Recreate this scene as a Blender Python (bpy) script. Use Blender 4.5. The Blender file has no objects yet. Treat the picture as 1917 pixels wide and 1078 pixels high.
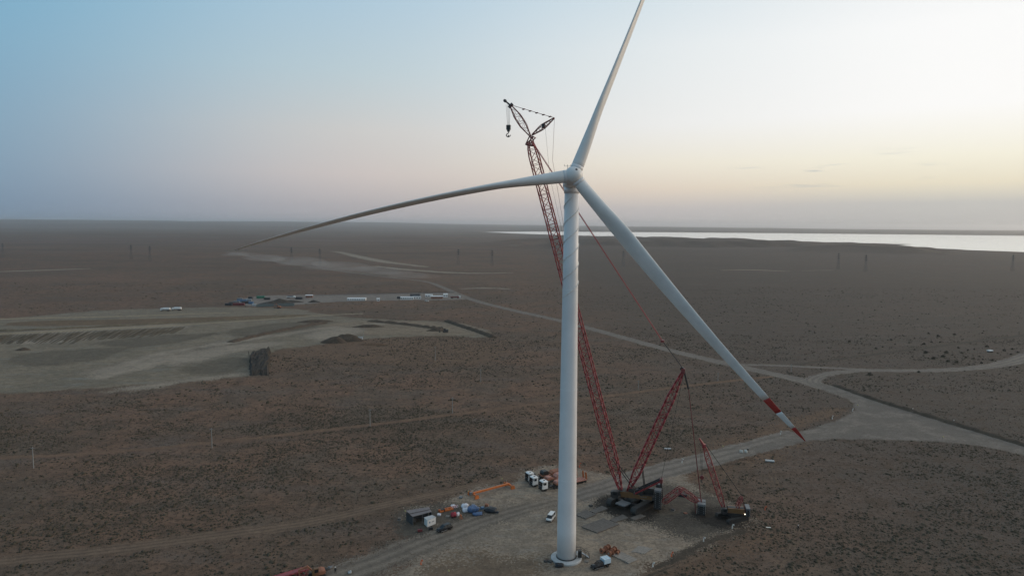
import bpy, math, random
import numpy as np
from mathutils import Vector, Matrix
from mathutils.geometry import tessellate_polygon

sc = bpy.context.scene
col = sc.collection
random.seed(7)
rng = np.random.default_rng(11)

# ------------------------------------------------------------------ camera
PW, PH, FPX = 1917.0, 1078.0, 1278.0
CAMH = 88.5
PITCH = math.atan((539 - 421) / FPX)
ROLL = math.radians(0.40)
CF = Vector((0, math.cos(PITCH), -math.sin(PITCH)))
_u = Vector((0, math.sin(PITCH), math.cos(PITCH)))
CX = Vector((1, 0, 0)) * math.cos(ROLL) + _u * math.sin(ROLL)
CU = _u * math.cos(ROLL) - Vector((1, 0, 0)) * math.sin(ROLL)
cam = bpy.data.cameras.new('camera')
cam.lens = 24; cam.sensor_width = 36; cam.clip_start = 1; cam.clip_end = 120000
camo = bpy.data.objects.new('camera', cam); col.objects.link(camo); sc.camera = camo
camo.matrix_world = Matrix(((CX.x, CU.x, -CF.x, 0), (CX.y, CU.y, -CF.y, 0), (CX.z, CU.z, -CF.z, CAMH), (0, 0, 0, 1)))
CAMP = Vector((0, 0, CAMH))

def ray(px, py):
    return CF + CX * ((px - PW / 2) / FPX) - CU * ((py - PH / 2) / FPX)

def G(px, py, z=0.0):
    """where the sight line through a pixel of the photograph meets the level z"""
    d = ray(px, py)
    return CAMP + d * ((z - CAMH) / d.z)

# ------------------------------------------------------------------ world: dusk sky
SUN_AZ, SUN_EL = math.radians(70), math.radians(7)
sc.view_settings.view_transform = 'Standard'
sc.view_settings.look = 'None'
sc.view_settings.exposure = 0.0
sc.view_settings.gamma = 1.0
sc.cycles.transparent_max_bounces = 40

def s2l(v):
    v = v / 255.0
    return v / 12.92 if v <= 0.04045 else ((v + 0.055) / 1.055) ** 2.4

def rgb(r, g, b): return (s2l(r), s2l(g), s2l(b), 1.0)

world = bpy.data.worlds.new('World'); sc.world = world; world.use_nodes = True
wn = world.node_tree; wl = wn.links
for n in list(wn.nodes): wn.nodes.remove(n)
def N(t, **kw):
    n = wn.nodes.new(t)
    for k, v in kw.items(): setattr(n, k, v)
    return n
def M(op, a, b=None, c=None, clamp=False):
    n = wn.nodes.new('ShaderNodeMath'); n.operation = op; n.use_clamp = clamp
    for i, v in enumerate((a, b, c)):
        if v is None: continue
        if isinstance(v, (int, float)): n.inputs[i].default_value = v
        else: wl.new(v, n.inputs[i])
    return n.outputs[0]
tc = N('ShaderNodeTexCoord'); sep = N('ShaderNodeSeparateXYZ'); wl.new(tc.outputs['Generated'], sep.inputs[0])
sx, sy, sz = sep.outputs
elev = M('ARCSINE', M('MULTIPLY', sz, 0.99999))
ev = M('SQRT', M('DIVIDE', M('MAXIMUM', elev, 0.0), math.pi / 2))
az = M('ARCTAN2', sx, sy)
daz = M('ABSOLUTE', M('SUBTRACT', az, SUN_AZ))
rel = M('MINIMUM', daz, M('SUBTRACT', 2 * math.pi, daz))
def ramp(stops):
    r = N('ShaderNodeValToRGB'); r.color_ramp.interpolation = 'EASE'
    r.color_ramp.interpolation = 'LINEAR'
    e = r.color_ramp.elements
    while len(e) > 1: e.remove(e[-1])
    for i, (deg, c) in enumerate(stops):
        p = math.sqrt(deg / 90)
        el = e[0] if i == 0 else e.new(p)
        el.position = p; el.color = rgb(*c)
    wl.new(ev, r.inputs[0]); return r.outputs[0]
r_anti = ramp([(0, (112, 134, 158)), (2, (122, 149, 173)), (6, (128, 162, 186)), (12, (126, 171, 198)), (18, (116, 173, 204)), (40, (126, 160, 186)), (90, (156, 166, 178))])
r_mid = ramp([(0, (168, 166, 171)), (1.6, (184, 179, 181)), (4, (207, 198, 195)), (7.5, (207, 206, 204)), (12, (190, 207, 214)), (18, (174, 202, 220)), (40, (162, 184, 202)), (90, (156, 166, 178))])
r_near = ramp([(0, (182, 180, 182)), (1.4, (198, 192, 190)), (3.0, (228, 214, 198)), (5, (240, 233, 218)), (8, (240, 240, 238)), (14, (231, 237, 239)), (18, (216, 229, 236)), (40, (190, 204, 214)), (90, (156, 166, 178))])
r_sun = ramp([(0, (180, 180, 180)), (1.8, (196, 195, 191)), (3.2, (235, 226, 203)), (5.0, (247, 242, 224)), (8.5, (255, 254, 252)), (14, (254, 254, 253)), (18, (242, 245, 246)), (40, (212, 220, 225)), (90, (156, 166, 178))])
def mixc(f, a, b):
    n = N('ShaderNodeMix', data_type='RGBA'); wl.new(f, n.inputs[0]); wl.new(a, n.inputs[6]); wl.new(b, n.inputs[7]); return n.outputs[2]
def mrange(v, a, b):
    n = N('ShaderNodeMapRange', interpolation_type='SMOOTHSTEP'); wl.new(v, n.inputs[0])
    n.inputs[1].default_value = a; n.inputs[2].default_value = b; return n.outputs[0]
D = math.radians
c1 = mixc(mrange(rel, D(36), D(62)), r_sun, r_near)
c2 = mixc(mrange(rel, D(54), D(86)), c1, r_mid)
c3 = mixc(mrange(rel, D(80), D(113)), c2, r_anti)
# thin bars of cloud low over the sunset
cmb = N('ShaderNodeCombineXYZ'); wl.new(M('MULTIPLY', az, 9.0), cmb.inputs[0]); wl.new(M('MULTIPLY', elev, 120.0), cmb.inputs[1]); cmb.inputs[2].default_value = 3.1
cn = N('ShaderNodeTexNoise'); cn.inputs['Scale'].default_value = 1.0; cn.inputs['Detail'].default_value = 5; cn.inputs['Roughness'].default_value = 0.6
wl.new(cmb.outputs[0], cn.inputs['Vector'])
cloud = mrange(cn.outputs[0], 0.57, 0.70)
band = M('MULTIPLY', mrange(elev, D(2.6), D(3.6)), M('SUBTRACT', 1.0, mrange(elev, D(4.6), D(6.0))))
cloud = M('MULTIPLY', M('MULTIPLY', cloud, band), M('SUBTRACT', 1.0, mrange(rel, D(46), D(60))))
cg = N('ShaderNodeRGB'); cg.outputs[0].default_value = rgb(186, 190, 190)
c4 = mixc(M('MULTIPLY', cloud, 0.75), c3, cg.outputs[0])
sky = N('ShaderNodeTexSky', sky_type='NISHITA'); sky.sun_disc = False
sky.sun_elevation = SUN_EL; sky.sun_rotation = SUN_AZ; sky.dust_density = 2.0; sky.ozone_density = 2.0
nis = N('ShaderNodeMix', data_type='RGBA'); nis.blend_type = 'ADD'; nis.inputs[0].default_value = 1.0
scl = N('ShaderNodeVectorMath', operation='SCALE'); wl.new(sky.outputs[0], scl.inputs[0]); scl.inputs['Scale'].default_value = 0.004
scl2 = N('ShaderNodeVectorMath', operation='SCALE'); wl.new(c4, scl2.inputs[0]); scl2.inputs['Scale'].default_value = 0.97
wl.new(scl2.outputs[0], nis.inputs[6]); wl.new(scl.outputs[0], nis.inputs[7])
bg = N('ShaderNodeBackground'); wl.new(nis.outputs[2], bg.inputs[0]); bg.inputs[1].default_value = 1.0
wo = N('ShaderNodeOutputWorld'); wl.new(bg.outputs[0], wo.inputs[0])

# the last of the sun, very soft behind the haze
sl = bpy.data.lights.new('sun', 'SUN'); sl.energy = 1.3; sl.angle = math.radians(24); sl.color = (1.0, 0.80, 0.58)
so = bpy.data.objects.new('sun', sl); col.objects.link(so)
sdir = Vector((math.sin(SUN_AZ) * math.cos(SUN_EL), math.cos(SUN_AZ) * math.cos(SUN_EL), math.sin(SUN_EL)))
so.rotation_euler = sdir.to_track_quat('Z', 'Y').to_euler()
so.location = (300, 300, 300)

# ------------------------------------------------------------------ materials
def nodes_of(name):
    m = bpy.data.materials.new(name); m.use_nodes = True
    return m, m.node_tree, m.node_tree.nodes['Principled BSDF']

def pmat(name, c, rough=0.6, metal=0.0, var=0.18, scale=1.5, bump=0.0, spec=0.5, dirt=None):
    """painted or worn surface: base colour broken up by two noises, optional dirt tone"""
    m, nt, p = nodes_of(name); L = nt.links
    t = nt.nodes.new('ShaderNodeTexCoord')
    a = nt.nodes.new('ShaderNodeTexNoise'); a.inputs['Scale'].default_value = scale; a.inputs['Detail'].default_value = 6; a.inputs['Roughness'].default_value = 0.65
    L.new(t.outputs['Object'], a.inputs['Vector'])
    r = nt.nodes.new('ShaderNodeValToRGB'); e = r.color_ramp.elements
    e[0].position = 0.3; e[1].position = 0.7
    lo = dirt if dirt else tuple(x * (1 - var) for x in c)
    e[0].color = (*[l * .5 + x * .5 for l, x in zip(lo, c)], 1) if dirt else (*lo, 1)
    e[1].color = (*[min(1, x * (1 + var)) for x in c], 1)
    L.new(a.outputs[0], r.inputs[0]); L.new(r.outputs[0], p.inputs['Base Color'])
    mr = nt.nodes.new('ShaderNodeMapRange'); mr.inputs[3].default_value = max(0.03, rough - .12); mr.inputs[4].default_value = min(1, rough + .12)
    L.new(a.outputs[0], mr.inputs[0]); L.new(mr.outputs[0], p.inputs['Roughness'])
    p.inputs['Metallic'].default_value = metal; p.inputs['Specular IOR Level'].default_value = spec
    if bump:
        b = nt.nodes.new('ShaderNodeBump'); b.inputs['Strength'].default_value = bump; b.inputs['Distance'].default_value = 0.1
        L.new(a.outputs[0], b.inputs['Height']); L.new(b.outputs[0], p.inputs['Normal'])
    return m

def soil(name, ca, cb, cc, s1, s2, s3, dark=0.35, edge=None, bump=0.5, streak=None, zone=None, ruts=False):
    """ground cover: three tones in patches of s1, s2, s3 metres; edge = (soft, ragged) fades a sheet's border out"""
    m, nt, p = nodes_of(name); L = nt.links
    warm = lambda c: (c[0] * 1.12, c[1] * .95, c[2] * .80)
    ca, cb, cc = warm(ca), warm(cb), warm(cc)
    g = nt.nodes.new('ShaderNodeNewGeometry')
    def noise(size, det=6, off=0.0, vec=None):
        n = nt.nodes.new('ShaderNodeTexNoise'); n.inputs['Scale'].default_value = 1.0 / size
        n.inputs['Detail'].default_value = det; n.inputs['Roughness'].default_value = 0.62
        mp = nt.nodes.new('ShaderNodeMapping'); mp.inputs['Location'].default_value = (off, off * 1.7, 0)
        if vec: mp.inputs['Rotation'].default_value = (0, 0, vec[0]); mp.inputs['Scale'].default_value = (1, vec[1], 1)
        L.new(g.outputs['Position'], mp.inputs[0]); L.new(mp.outputs[0], n.inputs['Vector'])
        return n.outputs[0]
    def mr(v, a, b, c=0., d=1.):
        n = nt.nodes.new('ShaderNodeMapRange'); n.interpolation_type = 'SMOOTHSTEP'
        L.new(v, n.inputs[0]); n.inputs[1].default_value = a; n.inputs[2].default_value = b; n.inputs[3].default_value = c; n.inputs[4].default_value = d
        return n.outputs[0]
    def mx(f, a, b, mode='MIX'):
        n = nt.nodes.new('ShaderNodeMix'); n.data_type = 'RGBA'; n.blend_type = mode
        if isinstance(f, float): n.inputs[0].default_value = f
        else: L.new(f, n.inputs[0])
        for v, i in ((a, 6), (b, 7)):
            if isinstance(v, tuple): n.inputs[i].default_value = (*v, 1)
            else: L.new(v, n.inputs[i])
        return n.outputs[2]
    n1 = noise(s1); n2 = noise(s2, off=31.0); n3 = noise(s3, 4, off=7.0)
    c = mx(mr(n1, .40, .56), ca, cb)
    c = mx(mr(n2, .46, .62, 0, .9), c, cc)
    nm = noise(s2 * .28, 5, off=19.0)
    c = mx(mr(nm, .36, .50, .5, 0.), c, tuple(x * .62 for x in cc))
    c = mx(mr(nm, .54, .68, 0., .55), c, tuple(min(1, x * 1.28) for x in cb))
    if zone:
        nb = noise(620.0, 5, 41.0, (.15, 2.2)); c = mx(mr(nb, .50, .66, 0, .6), c, tuple(x * 1.22 for x in cb)); c = mx(mr(nb, .34, .47, .65, 0), c, tuple(x * .66 for x in ca))
        sp = nt.nodes.new('ShaderNodeSeparateXYZ'); L.new(g.outputs['Position'], sp.inputs[0])
        zz = nt.nodes.new('ShaderNodeMath'); zz.operation = 'MULTIPLY_ADD'; L.new(n1, zz.inputs[0]); zz.inputs[1].default_value = 160; L.new(sp.outputs[0], zz.inputs[2])
        c = mx(mr(zz.outputs[0], 90, 260, 0, .8), c, zone)
    if streak:
        st = noise(streak[2], 5, 13.0, (streak[0], streak[1]))
        c = mx(mr(st, .5, .72, 0, .7), c, streak[3])
    c = mx(mr(n3, .47, .62, 0, dark), c, tuple(x * .42 for x in ca))
    n5 = noise(s3 * 5.3, 5, off=77.0)
    c = mx(mr(n5, .48, .64, 0, dark * .8), c, tuple(x * .55 for x in ca))
    n4 = noise(s3 * .23, 2, off=3.0)
    c = mx(mr(n4, .42, .66, 0, .38), c, tuple(min(1, x * 1.5) for x in cb))
    if ruts:
        au = nt.nodes.new('ShaderNodeAttribute'); au.attribute_name = 'across'
        nw = noise(9.0, 3, off=91.0)
        w1 = nt.nodes.new('ShaderNodeMath'); w1.operation = 'MULTIPLY_ADD'; L.new(nw, w1.inputs[0]); w1.inputs[1].default_value = .5; L.new(au.outputs['Fac'], w1.inputs[2])
        w2 = nt.nodes.new('ShaderNodeMath'); w2.operation = 'SINE'
        w3 = nt.nodes.new('ShaderNodeMath'); w3.operation = 'MULTIPLY'; L.new(w1.outputs[0], w3.inputs[0]); w3.inputs[1].default_value = 9.5; L.new(w3.outputs[0], w2.inputs[0])
        c = mx(mr(w2.outputs[0], .1, 1., 0, .5), c, tuple(x * .66 for x in ca))
        c = mx(mr(w2.outputs[0], -1., -.2, .35, 0), c, tuple(x * 1.25 for x in cb))
    L.new(c, p.inputs['Base Color'])
    p.inputs['Roughness'].default_value = 0.95; p.inputs['Specular IOR Level'].default_value = 0.12
    if bump:
        b = nt.nodes.new('ShaderNodeBump'); b.inputs['Strength'].default_value = bump; b.inputs['Distance'].default_value = s3 * .35
        L.new(n3, b.inputs['Height']); L.new(b.outputs[0], p.inputs['Normal'])
    if edge:
        soft, rag = edge
        at = nt.nodes.new('ShaderNodeAttribute'); at.attribute_name = 'edge'
        ne = noise(rag * 2.6, 8, off=55.0); ne.node.inputs['Roughness'].default_value = .75
        ad = nt.nodes.new('ShaderNodeMath'); ad.operation = 'MULTIPLY_ADD'
        L.new(ne, ad.inputs[0]); ad.inputs[1].default_value = rag * 4; ad.inputs[2].default_value = -rag * 2
        sm = nt.nodes.new('ShaderNodeMath'); sm.operation = 'ADD'; L.new(ad.outputs[0], sm.inputs[0]); L.new(at.outputs['Fac'], sm.inputs[1])
        nf = noise(.22 + rag * .07, 2, 63.0)       # grain by grain: the border is broken up, never half see-through
        fa = nt.nodes.new('ShaderNodeMath'); fa.operation = 'MULTIPLY_ADD'; L.new(nf, fa.inputs[0]); fa.inputs[1].default_value = soft * 7; fa.inputs[2].default_value = -soft * 3.5
        fb = nt.nodes.new('ShaderNodeMath'); fb.operation = 'ADD'; L.new(fa.outputs[0], fb.inputs[0]); L.new(sm.outputs[0], fb.inputs[1])
        f = mr(fb.outputs[0], -soft * .05, soft * .05)
        tr = nt.nodes.new('ShaderNodeBsdfTransparent'); ms = nt.nodes.new('ShaderNodeMixShader')
        L.new(f, ms.inputs[0]); L.new(tr.outputs[0], ms.inputs[1]); L.new(p.outputs[0], ms.inputs[2])
        L.new(ms.outputs[0], nt.nodes['Material Output'].inputs['Surface'])
    return m

def glassmat(name, c=(0.012, 0.016, 0.02)):
    m, nt, p = nodes_of(name); p.inputs['Base Color'].default_value = (*c, 1); p.inputs['Roughness'].default_value = 0.08
    return m

MT = {}
MT['white'] = pmat('white_paint', (.79, .76, .725), .45, var=.07, scale=.25)
MT['tower'] = pmat('tower_paint', (.77, .745, .73), .42, var=.08, scale=.10)
MT['bladered'] = pmat('red_paint', (.42, .035, .03), .4, var=.12)
MT['red'] = pmat('crane_red', (.27, .026, .030), .45, var=.25, scale=.8, dirt=(.16, .03, .03))
MT['darkred'] = pmat('dark_red', (.17, .03, .03), .5, var=.25)
MT['black'] = pmat('black_steel', (.018, .018, .019), .5, var=.3, dirt=(.04, .037, .033))
MT['track'] = pmat('track_steel', (.035, .033, .031), .7, var=.35, scale=1.2, dirt=(.08, .07, .06))
MT['yellow'] = pmat('amber_paint', (.13, .058, .02), .5, var=.25, dirt=(.2, .12, .05))
MT['grey'] = pmat('grey_paint', (.16, .165, .17), .5, var=.15)
MT['steel'] = pmat('galvanised', (.34, .35, .36), .4, .6, var=.2)
MT['orange'] = pmat('orange_paint', (.62, .15, .025), .5, var=.2, dirt=(.35, .12, .04))
MT['rust'] = pmat('rust_brown', (.30, .12, .065), .8, var=.3, scale=1.2, bump=.3)
MT['rustpink'] = pmat('faded_red_oxide', (.45, .20, .15), .75, var=.2, dirt=(.3, .15, .1))
MT['tyre'] = pmat('tyre_rubber', (.018, .018, .018), .85, var=.2)
MT['rim'] = pmat('wheel_rim', (.34, .34, .34), .45, .4)
MT['glass'] = glassmat('window_glass')
MT['carblack'] = pmat('black_car_paint', (.010, .010, .012), .22, var=.1, spec=.3)
MT['silver'] = pmat('silver_trim', (.6, .6, .6), .3, .7, var=.1)
MT['canopyblue'] = pmat('pale_blue_box', (.50, .62, .70), .5, var=.08)
MT['rope'] = pmat('steel_rope', (.035, .028, .027), .6, var=.2)
MT['pendant'] = pmat('pendant_bar', (.16, .03, .03), .55, var=.2)
MT['concrete'] = pmat('concrete', (.46, .46, .45), .85, var=.15, scale=.8, bump=.3)
MT['concpole'] = pmat('concrete_pole', (.30, .29, .27), .85, var=.1)
MT['wood'] = pmat('weathered_wood', (.14, .115, .095), .9, var=.35, scale=1.4, bump=.5, dirt=(.09, .08, .07))
MT['woodpale'] = pmat('pale_wood', (.27, .235, .20), .9, var=.25, scale=1.4, bump=.4)
MT['roofbrown'] = pmat('corrugated_roof', (.21, .18, .175), .6, var=.2, dirt=(.15, .11, .09))
MT['shedwall'] = pmat('dark_shed_wall', (.05, .048, .05), .7, var=.3)
MT['bagwhite'] = pmat('white_bulk_bag', (.70, .70, .74), .8, var=.12, scale=1.2, bump=.4)
MT['tarpblue'] = pmat('blue_tarpaulin', (.06, .12, .24), .45, var=.35, scale=1.1, bump=.6)
MT['tarpblack'] = pmat('black_tarpaulin', (.015, .017, .022), .5, var=.4, scale=1.4, bump=.6)
MT['redbag'] = pmat('red_fabric', (.34, .03, .045), .7, var=.2)
MT['green'] = pmat('green_container', (.035, .17, .10), .55, var=.2)
MT['blue'] = pmat('blue_container', (.08, .16, .27), .55, var=.2)
MT['pylon'] = pmat('pylon_steel', (.11, .11, .115), .6, .3, var=.15)
MT['skin'] = pmat('skin', (.35, .2, .14), .6, var=.08)
MT['cloth'] = pmat('dark_workwear', (.02, .022, .028), .9, var=.25)
MT['trousers'] = pmat('black_trousers', (.012, .012, .014), .9, var=.25)
MT['helmet'] = pmat('white_helmet', (.75, .75, .72), .35, var=.04)
MT['markwhite'] = pmat('marker_white', (.75, .72, .66), .7, var=.1)
MT['markorange'] = pmat('marker_orange', (.70, .14, .05), .7, var=.1)
MT['markyellow'] = pmat('marker_yellow', (.65, .55, .25), .7, var=.1)
MT['gravelpile'] = soil('dark_gravel', (.06, .06, .062), (.085, .083, .08), (.045, .045, .045), 6, 3, .8, .4)
MT['spoil'] = soil('spoil_soil', (.075, .066, .058), (.11, .092, .078), (.06, .055, .05), 8, 3, .9, .4)
m_, nt_, p_ = nodes_of('lamp_lens'); p_.inputs['Emission Color'].default_value = (1, .85, .6, 1); p_.inputs['Emission Strength'].default_value = 5; MT['lamp'] = m_

# ------------------------------------------------------------------ mesh building
class MB:
    def __init__(s): s.v = []; s.f = []
    def add(s, vs, fs):
        o = len(s.v); s.v += [tuple(v) for v in vs]; s.f += [tuple(i + o for i in f) for f in fs]; return s
    def box(s, c, d, rot=None, taper=1.0):
        x, y, z = (k / 2 for k in d); t = taper
        vs = [Vector(p) for p in ((-x, -y, -z), (x, -y, -z), (x, y, -z), (-x, y, -z), (-x * t, -y * t, z), (x * t, -y * t, z), (x * t, y * t, z), (-x * t, y * t, z))]
        if rot is not None: vs = [rot @ v for v in vs]
        return s.add([Vector(c) + v for v in vs], [(3, 2, 1, 0), (4, 5, 6, 7), (0, 1, 5, 4), (1, 2, 6, 5), (2, 3, 7, 6), (3, 0, 4, 7)])
    def bar(s, a, b, r, n=4, r2=None, caps=True):
        a, b = Vector(a), Vector(b); d = b - a
        if d.length < 1e-6: return s
        d.normalize(); k = Vector((0, 0, 1)) if abs(d.z) < .9 else Vector((1, 0, 0))
        e = d.cross(k).normalized(); g = d.cross(e); r2 = r if r2 is None else r2; vs = []
        for p, q in ((a, r), (b, r2)):
            for i in range(n):
                w = 2 * math.pi * (i + .5) / n; vs.append(p + e * (q * math.cos(w)) + g * (q * math.sin(w)))
        fs = [(i, (i + 1) % n, n + (i + 1) % n, n + i) for i in range(n)]
        if caps: fs += [tuple(range(n))[::-1], tuple(range(n, 2 * n))]
        return s.add(vs, fs)
    def path(s, pts, r, n=5, closed=False):
        for a, b in zip(pts[:-1], pts[1:]): s.bar(a, b, r, n)
        return s
    def loft(s, rings, cap=True):
        n = len(rings[0]); vs = [p for r in rings for p in r]; fs = []
        for k in range(len(rings) - 1):
            for i in range(n):
                j = (i + 1) % n; fs.append((k * n + i, k * n + j, (k + 1) * n + j, (k + 1) * n + i))
        if cap: fs += [tuple(range(n))[::-1], tuple((len(rings) - 1) * n + i for i in range(n))]
        return s.add(vs, fs)
    def lathe(s, prof, n=24, axis='z', c=(0, 0, 0)):
        rings = []
        for r, h in prof:
            ring = []
            for i in range(n):
                w = 2 * math.pi * i / n; a, b = r * math.cos(w), r * math.sin(w)
                p = (a, b, h) if axis == 'z' else ((h, a, b) if axis == 'x' else (b, h, a))
                ring.append((p[0] + c[0], p[1] + c[1], p[2] + c[2]))
            rings.append(ring)
        return s.loft(rings)
    def prism(s, outline, y0, y1):
        """outline in x,z pulled along y"""
        n = len(outline); vs = [(x, y0, z) for x, z in outline] + [(x, y1, z) for x, z in outline]
        return s.add(vs, [tuple(range(n)), tuple(range(n, 2 * n))[::-1]] + [(i, n + i, n + (i + 1) % n, (i + 1) % n) for i in range(n)])
    def build(s, name, mat, parent=None, smooth=False, loc=None):
        me = bpy.data.meshes.new(name); me.from_pydata(s.v, [], s.f); me.update()
        me.materials.append(MT[mat] if isinstance(mat, str) else mat)
        if smooth: me.polygons.foreach_set('use_smooth', [True] * len(me.polygons))
        return place(name, me, parent, loc)

def place(name, me, parent=None, loc=None):
    o = bpy.data.objects.new(name, me); col.objects.link(o)
    if parent is not None: o.parent = parent
    if loc is not None: o.location = loc
    return o

def tag(o, label, cat, group=None):
    o['label'] = label; o['category'] = cat
    if group: o['group'] = group
    return o

def thing(name, label, cat, loc, rz=0.0, group=None):
    o = bpy.data.objects.new(name, None); col.objects.link(o)
    o.empty_display_size = .5; o.location = loc; o.rotation_euler = (0, 0, rz)
    return tag(o, label, cat, group)

def structure(o): o['kind'] = 'structure'; return o
def stuff(o): o['kind'] = 'stuff'; return o

def copy_tree(o, parent=None):
    c = o.copy(); col.objects.link(c); c.parent = parent
    for ch in list(o.children): copy_tree(ch, c)
    return c

def rring(x, w, z0, z1, bev=.12, wt=None):
    """rounded cross-section in the y,z plane at x"""
    wt = w if wt is None else wt; b = bev
    return [(x, -w, z0 + b), (x, -w + b, z0), (x, w - b, z0), (x, w, z0 + b), (x, wt, z1 - b), (x, wt - b, z1), (x, -wt + b, z1), (x, -wt, z1 - b)]

# value noise on arrays
def vnoise(x, y, seed=0):
    xi = np.floor(x).astype(np.int64); yi = np.floor(y).astype(np.int64); fx = x - xi; fy = y - yi
    def h(a, b):
        n = (a * 374761393 + b * 668265263 + seed * 982451653) & 0x7fffffff
        n = ((n ^ (n >> 13)) * 1274126177) & 0x7fffffff
        return ((n ^ (n >> 16)) & 0xffff) / 65535.0
    u = fx * fx * (3 - 2 * fx); v = fy * fy * (3 - 2 * fy)
    return (h(xi, yi) * (1 - u) + h(xi + 1, yi) * u) * (1 - v) + (h(xi, yi + 1) * (1 - u) + h(xi + 1, yi + 1) * u) * v
def fbm(x, y, o=4, seed=0):
    t = 0; a = 1; s = 0
    for k in range(o): t = t + a * vnoise(x * 2 ** k, y * 2 ** k, seed + k); s += a; a *= .5
    return t / s

def poly_sd(poly, X, Y):
    """signed distance to a polygon, positive inside"""
    P = np.array(poly); d = np.full(X.shape, 1e12); ins = np.zeros(X.shape, bool)
    for i in range(len(P)):
        a, b = P[i], P[(i + 1) % len(P)]; e = b - a
        t = np.clip(((X - a[0]) * e[0] + (Y - a[1]) * e[1]) / max(1e-9, e @ e), 0, 1)
        d = np.minimum(d, (X - a[0] - t * e[0]) ** 2 + (Y - a[1] - t * e[1]) ** 2)
        c = ((a[1] > Y) != (b[1] > Y)) & (X < (b[0] - a[0]) * (Y - a[1]) / (b[1] - a[1] + 1e-12) + a[0])
        ins ^= c
    d = np.sqrt(d); return np.where(ins, d, -d)

def chaikin(p, it=2, closed=True):
    for _ in range(it):
        q = []; n = len(p)
        rngi = range(n) if closed else range(n - 1)
        if not closed: q.append(p[0])
        for i in rngi:
            a, b = p[i], p[(i + 1) % n]
            q += [(a[0] * .75 + b[0] * .25, a[1] * .75 + b[1] * .25), (a[0] * .25 + b[0] * .75, a[1] * .25 + b[1] * .75)]
        if not closed: q.append(p[-1])
        p = q
    return p

EXCL = []      # bare ground where no shrubs grow
def px2(pts): return [tuple(G(*p)[:2]) for p in pts]

def patch(name, pix, z, mat, res, margin, smooth_it=2, bare=True, hfun=None, parent=None):
    z *= .4; margin *= 1.7
    poly = chaikin(px2(pix), smooth_it)
    P = np.array(poly); x0, y0 = P.min(0) - margin; x1, y1 = P.max(0) + margin
    nx = int((x1 - x0) / res) + 2; ny = int((y1 - y0) / res) + 2
    X, Y = np.meshgrid(x0 + np.arange(nx) * res, y0 + np.arange(ny) * res)
    S = poly_sd(poly, X, Y)
    keep = S > -margin
    kc = keep[:-1, :-1] | keep[1:, :-1] | keep[:-1, 1:] | keep[1:, 1:]
    idx = np.arange(nx * ny).reshape(ny, nx)
    q = np.stack([idx[:-1, :-1][kc], idx[:-1, 1:][kc], idx[1:, 1:][kc], idx[1:, :-1][kc]], 1)
    used, inv = np.unique(q, return_inverse=True); q = inv.reshape(q.shape)
    Z = np.full(X.shape, z) + (hfun(X, Y, S) if hfun else 0)
    V = np.stack([X.ravel()[used], Y.ravel()[used], Z.ravel()[used]], 1)
    me = bpy.data.meshes.new(name); me.from_pydata(V.tolist(), [], q.tolist())
    at = me.attributes.new('edge', 'FLOAT', 'POINT'); at.data.foreach_set('value', S.ravel()[used].astype(np.float32))
    me.materials.append(mat)
    if bare: EXCL.append(('poly', poly))
    o = place(name, me, parent)
    if parent is None: structure(o)
    return o

def strip(name, pix, widths, z, mat, step=6.0, bare=True, world_pts=None):
    pts = world_pts or px2(pix); n0 = len(pts)
    z *= .4 if z < 1 else 1
    ws = widths if isinstance(widths, (list, tuple)) else [widths] * n0
    pw = [(p[0], p[1], w) for p, w in zip(pts, ws)]
    for _ in range(3):
        q = [pw[0]]
        for a, b in zip(pw[:-1], pw[1:]):
            q += [tuple(u * .75 + v * .25 for u, v in zip(a, b)), tuple(u * .25 + v * .75 for u, v in zip(a, b))]
        pw = q + [pw[-1]]
    A = [np.array(pw[0])]
    for a, b in zip(pw[:-1], pw[1:]):
        a, b = np.array(a), np.array(b); L = np.hypot(*(b - a)[:2]); k = max(1, int(L / step))
        A += [a + (b - a) * (i + 1) / k for i in range(k)]
    A = np.array(A); T = np.gradient(A[:, :2], axis=0); T /= np.maximum(1e-9, np.hypot(T[:, 0], T[:, 1]))[:, None]
    Nn = np.stack([-T[:, 1], T[:, 0]], 1); us = (-1.9, -1, 0, 1, 1.9)
    V = []; E = []; Fq = []; Uc = []
    for i in range(len(A)):
        hw = A[i, 2] / 2
        for u in us:
            p = A[i, :2] + Nn[i] * hw * u; V.append((p[0], p[1], z + (ground_z(p[0], p[1]) if np.hypot(*p) > 1150 else 0))); E.append(hw * (1 - abs(u))); Uc.append(u)
        if i:
            b = i * 5
            Fq += [(b - 5 + k, b - 4 + k, b + 1 + k, b + k) for k in range(4)]
    me = bpy.data.meshes.new(name); me.from_pydata(V, [], Fq)
    at = me.attributes.new('edge', 'FLOAT', 'POINT'); at.data.foreach_set('value', np.array(E, np.float32))
    at = me.attributes.new('across', 'FLOAT', 'POINT'); at.data.foreach_set('value', np.array(Uc, np.float32))
    me.materials.append(mat)
    if bare: EXCL.append(('line', A))
    return structure(place(name, me))

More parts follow.
